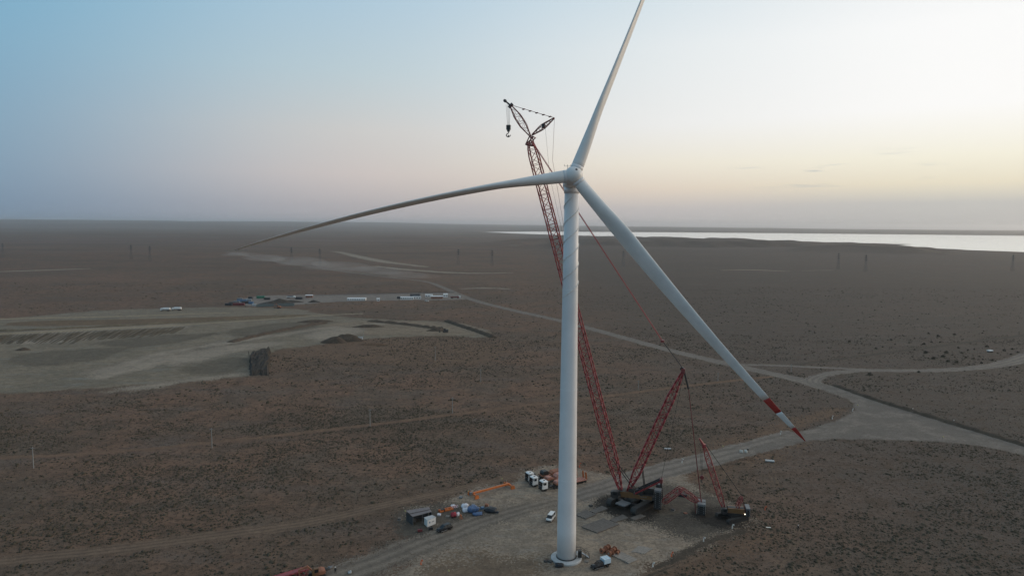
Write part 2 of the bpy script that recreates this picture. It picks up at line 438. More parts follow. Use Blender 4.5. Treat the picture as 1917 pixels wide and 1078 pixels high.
# ------------------------------------------------------------------ terrain
LAKE = px2([(905, 434.2), (1000, 433.6), (1190, 434.6), (1500, 437), (1917, 441.5), (2500, 449), (2500, 482), (2100, 476), (1917, 472), (1880, 470.5), (1790, 467.5), (1740, 466.3), (1690, 463),
            (1668, 460.4), (1708, 457.6), (1640, 455.6), (1560, 454), (1592, 455.6), (1520, 455), (1450, 453), (1380, 450), (1290, 446.5), (1190, 444), (1050, 440), (960, 437)])
def ss(a, b, v):
    t = np.clip((v - a) / (b - a), 0, 1); return t * t * (3 - 2 * t)
def terrain(X, Y):
    R = np.hypot(X, Y); A = np.degrees(np.arctan2(X, Y))
    near = ss(1300, 3000, R)
    sd = -poly_sd(LAKE, X, Y); lm = ss(0, 500, sd)
    z = near * (fbm(X / 1300 + 9, Y / 800 + 4, 4, 3) - .45) * 26
    # low bluffs along the near shore
    z += ss(.42, .72, fbm(X / 420 + 2, Y / 330, 4, 21)) * 27 * ss(2350, 2800, R) * (1 - ss(4300, 5200, R)) * ss(-4, 3, A)
    # step of the plateau to the left
    z += -9 * ss(2300, 2700, R + 260 * fbm(X / 500, Y / 500, 3, 5)) * (1 - ss(2, 9, A))
    z += ss(9000, 15000, R) * fbm(X / 3500, Y / 2500, 4, 8) * 55
    z += ss(12000, 24000, R) * (1 - ss(-25, 28, A)) * 120
    return np.where(R < 1250, 0, z * lm)
def ground_z(x, y): return float(terrain(np.array([x]), np.array([y]))[0])

angs = np.radians(np.concatenate([np.arange(-180, -46, 4.0), np.arange(-46, 46, .16), np.arange(46, 180, 4.0)]))
rads = np.concatenate([[0, 60, 120, 180, 240, 320, 420, 560, 740, 960, 1150], 1250 * (26000 / 1250) ** np.linspace(0, 1, 190)])
na, nr = len(angs), len(rads)
RR, AA = np.meshgrid(rads, angs); XX, YY = RR * np.sin(AA), RR * np.cos(AA)
ZZ = terrain(XX, YY)
idx = np.arange(na * nr).reshape(na, nr); nxt = np.roll(idx, -1, 0)
quads = np.stack([idx[:, :-1], idx[:, 1:], nxt[:, 1:], nxt[:, :-1]], -1).reshape(-1, 4)
gm = bpy.data.meshes.new('ground')
gm.from_pydata(np.stack([XX, YY, ZZ], -1).reshape(-1, 3).tolist(), [], quads.tolist())
STEPPE = soil('steppe', (.108, .092, .077), (.170, .117, .091), (.118, .105, .092), 95, 30, 1.5, .75, bump=.6, zone=(.072, .071, .064), streak=(.12, 3.0, 60.0, (.13, .108, .092)))
gm.materials.append(STEPPE)
structure(place('ground', gm))

# lake
tri = tessellate_polygon([[Vector((x, y, 0)) for x, y in LAKE]])
lm_ = bpy.data.meshes.new('lake'); lm_.from_pydata([(x, y, .35) for x, y in LAKE], [], [tuple(t) for t in tri])
m, nt, p = nodes_of('lake_water'); p.inputs['Base Color'].default_value = (.90, .90, .89, 1); p.inputs['Roughness'].default_value = .20; p.inputs['Metallic'].default_value = .85; p.inputs['IOR'].default_value = 1.33
nz = nt.nodes.new('ShaderNodeTexNoise'); nz.inputs['Scale'].default_value = .02; nz.inputs['Detail'].default_value = 4
g_ = nt.nodes.new('ShaderNodeNewGeometry'); nt.links.new(g_.outputs['Position'], nz.inputs['Vector'])
bp = nt.nodes.new('ShaderNodeBump'); bp.inputs['Strength'].default_value = .6; bp.inputs['Distance'].default_value = 2.0
nt.links.new(nz.outputs[0], bp.inputs['Height']); nt.links.new(bp.outputs[0], p.inputs['Normal'])
lm_.materials.append(m); structure(place('lake', lm_))

# bare earth, gravel and roads, each a sheet a little above the one below
E_EARTH = soil('pale_earth', (.155, .150, .130), (.205, .19, .158), (.172, .158, .132), 45, 16, 2.2, .35, edge=(2.5, 6), streak=(.35, 4.0, 26.0, (.205, .20, .18)))
E_TAN = soil('tan_earth', (.26, .238, .19), (.29, .265, .21), (.225, .205, .165), 30, 10, 1.8, .3, edge=(1.5, 2.2))
E_PALE = soil('pale_dust', (.245, .232, .208), (.285, .268, .238), (.215, .205, .186), 30, 9, 1.8, .25, edge=(5, 9))
E_FAR = soil('far_bare_soil', (.16, .145, .13), (.19, .17, .148), (.14, .125, .112), 220, 70, 9, .4, edge=(30, 45))
E_BROWN = soil('brown_earth', (.135, .105, .078), (.16, .125, .09), (.12, .1, .08), 30, 9, 1.6, .35, edge=(1.5, 2.5))
E_YARD = soil('yard_gravel', (.185, .18, .182), (.22, .215, .212), (.16, .155, .155), 30, 10, 1.6, .3, edge=(2, 3))
E_PAD = soil('pad_gravel', (.212, .198, .178), (.30, .27, .232), (.172, .16, .145), 16, 5, .8, .5, edge=(2.5, 7.5), streak=(.5, 3.5, 7.0, (.28, .255, .222)))
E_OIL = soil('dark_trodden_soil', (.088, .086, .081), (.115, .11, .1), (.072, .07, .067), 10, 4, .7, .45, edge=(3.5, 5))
E_ROAD = soil('road_gravel', (.170, .170, .170), (.205, .20, .194), (.15, .148, .145), 14, 5, .8, .35, edge=(.8, 2.2), ruts=True)
E_PADROAD = soil('pad_road_gravel', (.165, .158, .150), (.205, .194, .178), (.15, .143, .135), 14, 5, .8, .4, edge=(3, 4.5), ruts=True)
E_BPAD = soil('brown_pad_soil', (.155, .130, .106), (.19, .155, .122), (.14, .12, .1), 12, 5, .8, .4, edge=(5, 8))
E_TRACK = soil('dirt_track', (.142, .115, .094), (.175, .138, .112), (.122, .1, .086), 14, 5, .8, .4, edge=(.9, 2.0), ruts=True)
E_REDTRACK = soil('red_dirt_track', (.160, .115, .090), (.190, .135, .104), (.13, .1, .08), 14, 5, .8, .45, edge=(1.2, 2.2))
E_RED = soil('scraped_red_soil', (.135, .102, .08), (.165, .12, .092), (.115, .092, .078), 18, 6, 1.0, .55, edge=(6, 9))
E_DARK = soil('dark_verge', (.066, .062, .056), (.085, .078, .068), (.055, .052, .048), 12, 4, .8, .4, edge=(.8, 1.8))

patch('earthworks_ground', [(-140, 742), (0, 737), (120, 731), (300, 716), (467, 704), (503, 700), (503, 655), (560, 650), (690, 633), (830, 627), (930, 634), (905, 612), (832, 601), (700, 598), (600, 588), (560, 577), (430, 574), (340, 577), (200, 579), (0, 598), (-140, 606)], .02, E_EARTH, 3.0, 14, hfun=None)
patch('scraped_bank', [(0, 612), (300, 606), (590, 592), (560, 588), (300, 597), (20, 601)], .045, E_BROWN, 1.6, 6)
strip('haul_road', [(-60, 628), (0, 625), (200, 616), (430, 603), (600, 590), (680, 587)], [9, 9, 8, 7, 6, 5], .145, E_TAN, 8)
strip('haul_road', [(-60, 599), (0, 597), (250, 592), (430, 585)], [9, 9, 7, 5], .138, E_TAN, 8)
strip('haul_road', [(200, 690), (330, 655), (470, 635), (600, 615), (720, 605)], [12, 14, 12, 9, 6], .131, E_PALE, 8)
patch('gravel_yard', [(405, 573), (560, 571), (600, 566), (720, 562), (885, 562), (868, 551), (840, 547), (600, 552), (470, 553)], .05, E_YARD, 3.0, 8)
patch('pit_floor', [(600, 606), (700, 600), (860, 604), (915, 628), (840, 626), (700, 628), (620, 622)], .06, soil('pit_soil', (.20, .18, .15), (.225, .2, .165), (.165, .145, .12), 40, 14, 2, .2, edge=(3, 5)), 3.0, 14)
strip('gravel_road', [(405, 470.5), (440, 475), (480, 484), (560, 497), (650, 509), (730, 520), (800, 526), (836, 541), (880, 561), (960, 581), (1050, 600), (1150, 627), (1250, 655), (1330, 674), (1420, 694), (1510, 714), (1600, 742)],
      [6, 6, 6, 6, 7, 7, 8, 9, 10, 10, 10, 10, 10, 11, 11, 12, 14], .055, E_ROAD, 8)
strip('gravel_road', [(1990, 640), (1917, 672), (1850, 687), (1750, 694), (1650, 693), (1590, 694), (1540, 701), (1516, 713), (1545, 728)], [16, 13, 10, 9, 8, 8, 8, 9, 9], .06, E_ROAD, 6)
strip('gravel_road', [(1380, 682), (1460, 684), (1540, 688), (1640, 692)], [5, 6, 6, 5], .05, E_ROAD, 6)
patch('road_junction', [(1380, 850), (1470, 815), (1545, 795), (1600, 772), (1598, 752), (1560, 733), (1500, 712), (1560, 722), (1660, 758), (1780, 795), (1917, 832), (2000, 855), (2000, 880), (1917, 850), (1800, 828), (1640, 822), (1530, 822), (1450, 836), (1400, 852)], .064, E_ROAD, 1.5, 4, 1)
strip('gravel_road', [(1075, 930), (1180, 897), (1280, 870), (1360, 850), (1440, 829), (1500, 813)], [9, 12, 13, 12, 13, 14], .060, E_ROAD, 4)
strip('gravel_road', [(540, 1110), (650, 1074), (745, 1036), (830, 1003), (930, 965), (1040, 935)], [12, 12, 11, 10, 9, 8], .056, E_PADROAD, 4)
patch('crane_pad', [(690, 1110), (745, 1060), (800, 1025), (815, 1000), (745, 985), (770, 950), (830, 935), (900, 915), (960, 900), (985, 880), (1090, 872), (1150, 895), (1260, 872), (1300, 900), (1340, 935), (1410, 962), (1395, 985), (1300, 1020), (1225, 1060), (1170, 1110)], .03, E_PAD, .9, 6)
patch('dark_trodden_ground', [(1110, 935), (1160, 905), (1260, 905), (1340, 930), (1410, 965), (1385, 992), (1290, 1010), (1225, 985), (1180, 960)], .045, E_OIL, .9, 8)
patch('oily_shaded_soil', [(1105, 945), (1150, 915), (1215, 912), (1245, 940), (1235, 965), (1180, 978), (1135, 965)], .052, soil('oily_shaded_soil', (.035, .035, .035), (.05, .048, .046), (.03, .03, .03), 8, 3, .7, .4, edge=(2.5, 4)), .8, 6)  # oily ground, with contact shade under the cranes painted into its colour
patch('oily_shaded_soil', [(1290, 950), (1330, 945), (1400, 958), (1405, 978), (1350, 990), (1300, 978)], .052, bpy.data.materials['oily_shaded_soil'], .8, 6)
patch('dark_verge', [(1180, 1100), (1235, 1052), (1310, 1012), (1390, 988), (1410, 992), (1320, 1022), (1250, 1062), (1200, 1105)], .05, E_DARK, .8, 4)
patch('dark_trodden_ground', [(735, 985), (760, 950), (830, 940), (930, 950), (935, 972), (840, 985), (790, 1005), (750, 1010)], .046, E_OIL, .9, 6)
patch('scraped_soil', [(770, 1100), (800, 1060), (880, 1030), (990, 1040), (1010, 1060), (960, 1100)], .048, E_BPAD, .9, 8)
patch('scraped_soil', [(1150, 1085), (1215, 1060), (1330, 1020), (1450, 990), (1480, 1010), (1380, 1050), (1280, 1095)], .022, E_RED, 1.0, 9, bare=False)
patch('scraped_soil', [(1290, 845), (1440, 800), (1560, 760), (1590, 765), (1540, 790), (1460, 812), (1380, 838), (1270, 866)], .02, E_RED, 1.2, 8, bare=False)
patch('scraped_soil', [(1250, 905), (1330, 870), (1430, 845), (1520, 826), (1480, 845), (1370, 880), (1300, 905)], .02, E_RED, 1.0, 6, bare=False)
patch('scraped_soil', [(510, 702), (505, 655), (690, 634), (900, 634), (960, 660), (880, 690), (700, 680), (560, 670), (530, 700)], .018, E_RED, 2.5, 26, bare=False)
strip('dirt_track', [(-60, 860), (0, 857), (200, 848), (400, 828), (700, 795), (850, 775), (1000, 757), (1130, 742), (1300, 720), (1460, 703)], [3.6] * 6 + [3.8, 4, 4, 3.5], .03, E_REDTRACK, 5)
strip('dirt_track', [(-80, 1062), (0, 1050), (200, 1030), (420, 1000), (600, 975), (720, 945), (830, 922), (920, 902), (985, 884)], [6, 6, 6, 6.5, 6, 5, 5, 4, 4], .028, E_TRACK, 5)
strip('dirt_track', [(1990, 615), (1917, 628), (1800, 642), (1700, 655), (1600, 668), (1480, 684)], [7, 6, 6, 5, 4, 3], .03, E_DARK, 6)
for pts_, w_ in (([(-40, 509), (30, 508), (110, 505), (170, 503)], 26), ([(860, 541), (900, 539), (955, 541)], 14), ([(1350, 506), (1400, 505), (1450, 507), (1480, 508)], 16), ([(1500, 507), (1560, 506)], 12), ([(760, 467), (800, 466), (850, 467)], 40), ([(700, 498), (760, 505), (860, 512), (960, 511)], 26), ([(620, 470), (700, 488), (800, 500)], 40)):
    strip('bare_patch', pts_, [w_ * .4] + [w_] * (len(pts_) - 2) + [w_ * .4], .25 + .0007 * w_, E_PALE, 12)
for k_, (pts_, w_) in enumerate((([(420, 433.5), (600, 434.5), (760, 436), (900, 438)], 500), ([(1180, 456), (1280, 458), (1380, 460), (1440, 460)], 90), ([(560, 447), (760, 450), (980, 452)], 120), ([(640, 456), (800, 459), (1000, 461)], 60), ([(1500, 470), (1650, 475), (1800, 479)], 40), ([(100, 440), (300, 442), (480, 444)], 160))):
    strip('bare_patch', pts_, [w_ * .3] + [w_] * (len(pts_) - 2) + [w_ * .3], 1.2 + .1 * k_, E_FAR, 60, bare=False)
strip('plateau_edge_line', [(-60, 452), (0, 452.5), (250, 455), (500, 460), (700, 464), (960, 470.5), (1050, 471)], [30, 30, 34, 26, 22, 40, 20], .4, E_DARK, 30)  # darker strip along the edge of the plateau
for k_, pp_ in enumerate(([(150, 700), (230, 678), (330, 660), (345, 672), (260, 695), (190, 712)], [(300, 668), (400, 650), (480, 640), (560, 640), (470, 655), (390, 672), (320, 690)], [(190, 732), (330, 712), (460, 695), (463, 702), (330, 718), (210, 738)], [(20, 620), (160, 612), (400, 604), (300, 622), (120, 640), (20, 648)], [(560, 625), (640, 612), (700, 616), (640, 632), (580, 640)])):
    patch('pale_scrape', pp_, .100 + .006 * k_, E_PALE, 2.5, 12)
for k_, pp_ in enumerate(([(330, 690), (440, 668), (470, 672), (450, 692), (380, 702)], [(0, 665), (140, 655), (250, 648), (200, 670), (60, 690)], [(180, 640), (300, 628), (420, 622), (330, 642), (220, 652)], [(430, 615), (560, 602), (640, 600), (560, 618), (450, 634)])):
    patch('damp_soil', pp_, .074 + .006 * k_, soil('damp_soil', (.125, .12, .104), (.145, .135, .115), (.11, .105, .092), 30, 9, 1.6, .4, edge=(5, 9)), 2.5, 12)
strip('dirt_track', [(-60, 487), (60, 486), (200, 487), (330, 489), (520, 491)], [7, 8, 6, 6, 4], .2, E_TRACK, 20)
for k, off in enumerate((0, 9)):
    strip('wheel_rut', [(1436 + off, 872), (1447 + off, 905), (1462 + off, 940), (1482 + off, 970), (1492 + off, 1000), (1478 + off, 1030), (1440 + off * 2, 1065)], .55, .026 + .003 * k, E_TRACK, 2, bare=False)
    strip('wheel_rut', [(1180 + 3 * off, 1085), (1270 + 2 * off, 1052), (1350 + off, 1022), (1410 + off, 1002)], .5, .056 + .003 * k, E_TRACK, 2, bare=False)
# cut bank above the junction and the scarp of the borrow pit
def bank(name, pix, h, w, mat, wob=.25):
    pts = chaikin(px2(pix), 3, closed=False); mb = MB(); rings = []
    n = len(pts)
    for i, (x, y) in enumerate(pts):
        a = pts[max(0, i - 1)]; b = pts[min(n - 1, i + 1)]; t = Vector((b[0] - a[0], b[1] - a[1])).normalized(); nn = Vector((-t.y, t.x))
        k = min(1, i / 3, (n - 1 - i) / 3) * (1 + wob * math.sin(i * 1.7) + wob * .6 * math.sin(i * 4.1 + 1)) + .02
        ring = []
        for u, zz in ((-1, -.06), (-.55, .55), (-.1, 1.0), (.35, .8), (1, -.06)):
            p = Vector((x, y)) + nn * (u * w * (1 + wob * .5 * math.sin(i * 2.3 + u)))
            ring.append((p.x, p.y, zz * h * k if zz > 0 else -.06))
        rings.append(ring)
    vs = [p for r in rings for p in r]; fs = []
    for i in range(n - 1):
        fs += [(i * 5 + k, i * 5 + k + 1, (i + 1) * 5 + k + 1, (i + 1) * 5 + k) for k in range(4)]
    mb.add(vs, fs); return structure(mb.build(name, mat, smooth=True))
BANKM = soil('bank_soil', (.072, .066, .058), (.09, .08, .068), (.06, .056, .05), 12, 5, .9, .35)
bank('road_bank', [(1560, 720), (1625, 744), (1700, 767), (1800, 797), (1880, 822), (1960, 846)], 1.1, 2.2, BANKM)
bank('pit_scarp', [(836, 601), (850, 606), (880, 616), (905, 624), (925, 632)], 1.8, 3.5, BANKM)
bank('pit_scarp', [(690, 601), (760, 607), (800, 613), (828, 616)], 1.6, 4, MT['spoil'])
bank('earth_berm', [(-60, 621), (60, 619), (200, 612), (400, 601), (560, 592)], 1.4, 2.5, soil('berm_soil', (.15, .14, .115), (.17, .155, .125), (.12, .11, .09), 20, 6, 1.2, .3))
bank('earth_berm', [(430, 641), (490, 626), (560, 612), (610, 604)], 1.5, 4, MT['spoil'])
# furrows ripped into the slope
FUR = soil('furrow_soil', (.085, .078, .062), (.11, .098, .078), (.07, .064, .052), 20, 6, 1.2, .4)
fur = bpy.data.objects['earthworks_ground']
for k in range(46):
    x0 = 6 + k * 7.6; y0 = 627 - k * .36; ln = 24 * (1 - .35 * abs(k - 20) / 26); ln *= random.uniform(.75, 1.1)
    a, b = G(x0, y0), G(x0 - ln * 1.9, y0 + ln); t = (b - a).normalized(); s_ = Vector((-t.y, t.x, 0)); h = random.uniform(.5, 1.0); wd = random.uniform(.8, 1.2)
    mb = MB(); n = 5; vs = []
    for i in range(n):
        q = a.lerp(b, i / (n - 1)) + s_ * random.uniform(-.4, .4); hh = h * (0.1 if i in (0, n - 1) else 1)
        vs += [q - s_ * wd + Vector((0, 0, .02)), q + Vector((0, 0, hh)), q + s_ * wd + Vector((0, 0, .02))]
    fs = []
    for i in range(n - 1): fs += [(3 * i, 3 * i + 1, 3 * i + 4, 3 * i + 3), (3 * i + 1, 3 * i + 2, 3 * i + 5, 3 * i + 4)]
    mb.add(vs, fs).build('furrow', FUR, fur, True)

def mound(name, c, rx, ry, h, mat, label=None, cat=None, rz=0.0, seed=0, flat=0.0, sub=18, group=None):
    """uneven heap standing on the ground"""
    u = np.linspace(-1, 1, sub); X, Y = np.meshgrid(u, u); r = np.hypot(X, Y)
    f = np.clip(1.02 - r, 0, 1); f = np.minimum(f / max(.05, 1 - flat), 1) ** .85
    f *= .65 + .7 * fbm(X * 2.2 + seed, Y * 2.2 + 5, 4, seed); Z = f * h - .05
    ca, sa = math.cos(rz), math.sin(rz); x, y = X * rx, Y * ry
    mb = MB(); i = np.arange(sub * sub).reshape(sub, sub)
    mb.add(np.stack([x * ca - y * sa, x * sa + y * ca, Z], -1).reshape(-1, 3).tolist(), np.stack([i[:-1, :-1], i[:-1, 1:], i[1:, 1:], i[1:, :-1]], -1).reshape(-1, 4).tolist())
    o = mb.build(name, mat, smooth=True, loc=c)
    if label: tag(o, label, cat, group)
    return o

# ------------------------------------------------------------------ wind turbine
TB = G(1060, 1045); TB.z = 0
YAW, TILT, AZ0, RB = math.radians(-0.95), math.radians(6.0), 188.2, 85.0
turb = thing('wind_turbine', 'tall white wind turbine with three blades standing on the gravel pad', 'wind turbine', TB)
fn = MB().lathe([(4.1, -.05), (4.1, .42), (3.9, .55), (2.72, .62), (2.72, .30)], 48).build('foundation', 'concrete', turb)
MB().lathe([(2.70, .60), (2.70, .80), (2.62, .82)], 48).build('anchor_ring', 'black', fn)
ZT = 97.6
def tr(z): return 2.50 + (1.78 - 2.50) * min(1, max(0, (z - 8) / (ZT - 8)))
tow = MB().lathe([(tr(z), z) for z in (.6, 8, 22, 40, 58, 76, ZT)], 64).build('tower', 'tower', turb, True)
for z in (22.0, 46.0, 72.0):
    MB().lathe([(tr(z) + .002, z - .09), (tr(z) + .03, z - .07), (tr(z) + .03, z + .07), (tr(z) + .002, z + .09)], 64).build('section_joint', 'tower', tow, True)
for k in range(2):     # vortex strakes wound round the upper third
    pts = []
    for i in range(150):
        z = 70 + 25.5 * i / 149; w = 2 * math.pi * (k / 2 + (z - 70) / 9.5) + .4; r = tr(z) + .07
        wob = .05 * math.sin(i * 1.9)
        pts.append(Vector((math.cos(w) * (r + wob), math.sin(w) * (r + wob), z)))
    MB().path(pts, .095, 6).build('strake', 'white', tow, True)
door = MB(); w0 = math.radians(-38)
def rad(w, r, z): return Vector((math.cos(w) * r, math.sin(w) * r, z))
# entrance with its stair on the side towards the crane
wd = math.radians(8); cdr = rad(wd, 2.49, 2.75); rt = Matrix.Rotation(wd, 3, 'Z')
MB().box(cdr, (.14, .95, 2.2), rt).build('door', 'grey', tow)
stair = MB()
stair.box(rad(wd, 3.2, 1.60), (1.5, 1.4, .08), rt)
for i in range(8):
    stair.box(rt @ Vector((4.15 + i * .27, 0, 1.45 - i * .19)), (.27, 1.1, .05), rt)
st = stair.build('entry_stair', 'steel', turb)
rail = MB()
for s in (-.62, .62):
    rail.bar(rt @ Vector((2.6, s, 2.7)), rt @ Vector((3.95, s, 2.7)), .05); rail.bar(rt @ Vector((3.95, s, 2.7)), rt @ Vector((6.2, s, 1.15)), .05)
    rail.bar(rt @ Vector((3.95, s, 1.5)), rt @ Vector((6.2, s, -.02)), .07)
    for x, a, b in ((2.7, 0, 2.7), (3.95, 0, 2.7), (5.1, .3, 1.9), (6.2, 0, 1.15)): rail.bar(rt @ Vector((x, s, a)), rt @ Vector((x, s, b)), .05)
rail.build('handrail', 'black', st)
MB().box(rt @ Vector((3.3, -1.5, 1.9)), (.9, .7, 1.9), rt).build('control_cabinet', 'black', turb)

nax = Vector((math.sin(YAW) * math.cos(TILT), -math.cos(YAW) * math.cos(TILT), math.sin(TILT)))
nex = Vector((math.cos(YAW), math.sin(YAW), 0)); nez = nex.cross(nax) * 1.0
if nez.z < 0: nez = -nez
HUB = Vector((0, 0, 99.94)) + nax * 6.6      # relative to the tower base
def NR(a, x, z): return HUB + nax * a + nex * x + nez * z
# nacelle: rounded housing running back from the hub
rings = []
for a, hw, z0, z1 in ((-2.2, 1.55, -1.7, 1.5), (-2.6, 1.9, -2.1, 1.9), (-5.0, 2.15, -2.25, 2.1), (-9.5, 2.15, -2.2, 2.15), (-12.6, 1.95, -1.7, 2.05), (-13.4, 1.5, -1.2, 1.7)):
    ring = []
    for i in range(20):
        w = 2 * math.pi * i / 20; c, s = math.cos(w), math.sin(w)
        q = 2.0 / 3.4
        x = hw * math.copysign(abs(c) ** q, c); z = math.copysign(abs(s) ** q, s); z = z * (z1 if z > 0 else -z0)
        ring.append(NR(a, x, z))
    rings.append(ring)
nac = MB().loft(rings).build('nacelle', 'white', turb, True)
an = MB(); b0 = NR(-10.5, -.9, 2.0)
an.bar(b0, b0 + Vector((0, 0, 2.3)), .06); an.bar(b0 + Vector((-.8, 0, 2.2)), b0 + Vector((.8, 0, 2.2)), .05)
for s in (-.8, 0, .8): an.bar(b0 + Vector((s, 0, 2.2)), b0 + Vector((s, 0, 2.6)), .07)
an.build('wind_vane_mast', 'grey', nac)
MB().lathe([(1.95, -1.0), (1.95, .5)], 32, c=(0, 0, ZT)).build('yaw_ring', 'tower', turb, True)
# spinner
rings = []
for a, r in ((-2.3, 1.75), (-2.0, 2.1), (-1.0, 2.22), (.4, 2.2), (1.3, 1.95), (2.0, 1.45), (2.4, .85), (2.55, .3)):
    rings.append([NR(a, r * math.cos(2 * math.pi * i / 32), r * math.sin(2 * math.pi * i / 32)) for i in range(32)])
hub = MB().loft(rings).build('hub', 'white', turb, True)
hp = NR(2.1, .45, .95)
MB().bar(hp, hp + nax * .25, .28, 12).build('nose_hatch', 'black', hub)

TH = [(0, 3.0), (.03, 3.0), (.10, 2.6), (.16, 2.05), (.22, 1.65), (.36, 1.1), (.55, .75), (.75, .46), (.9, .26), (1, .05)]
CH = [(0, 3.0), (.03, 3.0), (.10, 3.5), (.16, 4.0), (.22, 4.25), (.36, 3.85), (.55, 3.1), (.75, 2.3), (.9, 1.55), (.97, .95), (1, .2)]
def interp(t, x):
    for (a, p), (b, q) in zip(t[:-1], t[1:]):
        if x <= b: return p + (q - p) * (x - a) / (b - a)
    return t[-1][1]
def blade(az, bend, pitch, banded):
    a = math.radians(az); e = nex * math.cos(a) + nez * math.sin(a); tn = -nex * math.sin(a) + nez * math.cos(a)
    def section(s):
        th, ch = interp(TH, s), interp(CH, s); blend = min(1, max(0, (s - .03) / .17))
        tw = math.radians(pitch - 9 * min(1, s * 1.6)) ; cd = nax * math.cos(tw) + tn * math.sin(tw); td = -nax * math.sin(tw) + tn * math.cos(tw)
        o = HUB + e * (1.5 + (RB - 1.5) * s) + tn * (bend * s * s); ring = []
        for i in range(24):
            w = 2 * math.pi * i / 24; c, sn = math.cos(w), math.sin(w)
            cx = c * .5 + .12 * blend; ty = sn * .5 * (1 - blend * .42 * (1 - c) * .5 - blend * .25 * (1 - c) ** 2 * .25)
            ring.append(o + cd * (cx * ch) + td * (ty * th))
        return ring
    def seg(s0, s1, n): return MB().loft([section(s0 + (s1 - s0) * i / n) for i in range(n + 1)])
    end = .835 if banded else 1.0
    b = seg(0, end, 44).build('blade', 'white', turb, True)
    MB().loft([[p + (p - c) * .035 for p in r] for r, c in [((lambda r: (r, sum((Vector(q) for q in r), Vector()) / 24))(section(s))) for s in (0.0, .006, .012)]]).build('root_collar', 'tower', b, True)
    if banded:
        b['label'] = 'blade with red and white bands at its tip'
        for s0, s1, nm, mt in ((.835, .888, 'red_band', 'bladered'), (.888, .948, 'white_band', 'white'), (.948, 1.0, 'red_tip', 'bladered')): seg(s0, s1, 6).build(nm, mt, b, True)
blade(AZ0, 6.9, -4, False)
blade(AZ0 + 120, 4.7, 58, True)
blade(AZ0 + 240, 1.7, 24, False)

# ------------------------------------------------------------------ crane building blocks
def lattice(name, parent, p0, p1, w, h, seg, mat, rc=.15, rl=.06, t0=.12, t1=.12, f0=.2, f1=.2, side=Vector((0, 1, 0)), lace_mat=None, cross=True):
    """four-chord lattice member from p0 to p1; chords are children of the lacing"""
    p0, p1 = Vector(p0), Vector(p1); a = (p1 - p0); L = a.length; a.normalize(); t = a.cross(side).normalized(); s_ = t.cross(a)
    n = max(3, int(round(L / seg))); nodes = []
    for i in range(n + 1):
        u = i / n; k = 1.0
        if u < t0: k = f0 + (1 - f0) * u / t0
        if u > 1 - t1: k = f1 + (1 - f1) * (1 - u) / t1
        o = p0 + a * (L * u)
        nodes.append([o + s_ * (w / 2 * sx * (max(k, .45) if u < t0 else k)) + t * (h / 2 * sy * k) for sx, sy in ((-1, -1), (1, -1), (1, 1), (-1, 1))])
    lace = MB()
    for i in range(n):
        for k in range(4):
            j = (k + 1) % 4
            if (i + k) % 2: lace.bar(nodes[i][k], nodes[i + 1][j], rl, 4, caps=False)
            else: lace.bar(nodes[i][j], nodes[i + 1][k], rl, 4, caps=False)
            if cross and i % 2 == 0: lace.bar(nodes[i][k], nodes[i][j], rl * .9, 4, caps=False)
    o = lace.build(name, lace_mat or mat, parent)
    for k in range(4): MB().path([q[k] for q in nodes], rc, 6).build('chord', mat, o, True)
    return o

def crawler(parent, c, L, w, h, rz, mat='track'):
    """track frame with belt, shoes and rollers, centred at c"""
    R_ = Matrix.Rotation(rz, 3, 'Z'); c = Vector(c); r = h / 2; out = []
    for i in range(9):
        a = math.pi / 2 + math.pi * i / 8; out.append((-L / 2 + r + r * math.cos(a), r + r * math.sin(a)))
    for i in range(9):
        a = -math.pi / 2 + math.pi * i / 8; out.append((L / 2 - r + r * math.cos(a), r + r * math.sin(a)))
    m = MB().prism(out, -w / 2 + .12, w / 2 - .12); m.v = [tuple(c + R_ @ Vector(v)) for v in m.v]
    o = m.build('crawler', 'black', parent)
    # shoes round the belt, one mesh
    b = MB(); n = int((2 * (L - h) + math.pi * h) / .62); per = 2 * (L - h) + math.pi * h
    for i in range(n):
        d = per * i / n; st_ = L - h
        if d < st_: q, an_ = (-L / 2 + r + d, h + .03), 0
        elif d < st_ + math.pi * r: an_ = -(d - st_) / r; q = (L / 2 - r + (r + .03) * math.sin(-an_), r + (r + .03) * math.cos(an_))
        elif d < 2 * st_ + math.pi * r: q, an_ = (L / 2 - r - (d - st_ - math.pi * r), .03), math.pi
        else: an_ = -(d - 2 * st_ - math.pi * r) / r + math.pi; q = (-L / 2 + r + (r + .03) * math.sin(-an_), r + (r + .03) * math.cos(an_))
        b.box((q[0], 0, max(.06, q[1])), (.5, w, .12), Matrix.Rotation(-an_, 3, 'Y') if an_ else None)
    b.v = [tuple(c + R_ @ Vector(v)) for v in b.v]; b.build('track_belt', mat, o)
    for s in (-1, 1):
        e = MB().lathe([(r * .55, -.06), (r * .55, .06)], 14, 'y'); e.v = [tuple(c + R_ @ (Vector(v) + Vector((s * (L / 2 - r), -w / 2, r)))) for v in e.v]
        e.build('drive_wheel', 'track', o)
    return o

def slabs(parent, c, d, n, name='counterweight_slab', mat='black', lug='steel', lugside=(-1,), top='grey'):
    """stack of ballast slabs with pale lifting lugs"""
    for i in range(n):
        z = c[2] + d[2] * (i + .5)
        s = MB().box((c[0], c[1], z), (d[0] - .04 * (i % 2), d[1] - .05 * (i % 2), d[2] * .93)).build(name, top if i == n - 1 else mat, parent)
        for yy in (-.32, .32): MB().box((c[0] - d[0] / 2 - .05, c[1] + yy * d[1] + .12 * (i % 2), z), (.08, .20, .16)).build('lifting_lug', lug, s)
        for xx in (-.3, .3):
            for sy in lugside: MB().box((c[0] + xx * d[0], c[1] + sy * (d[1] / 2 + .05), z), (.20, .08, .16)).build('lifting_lug', lug, s)

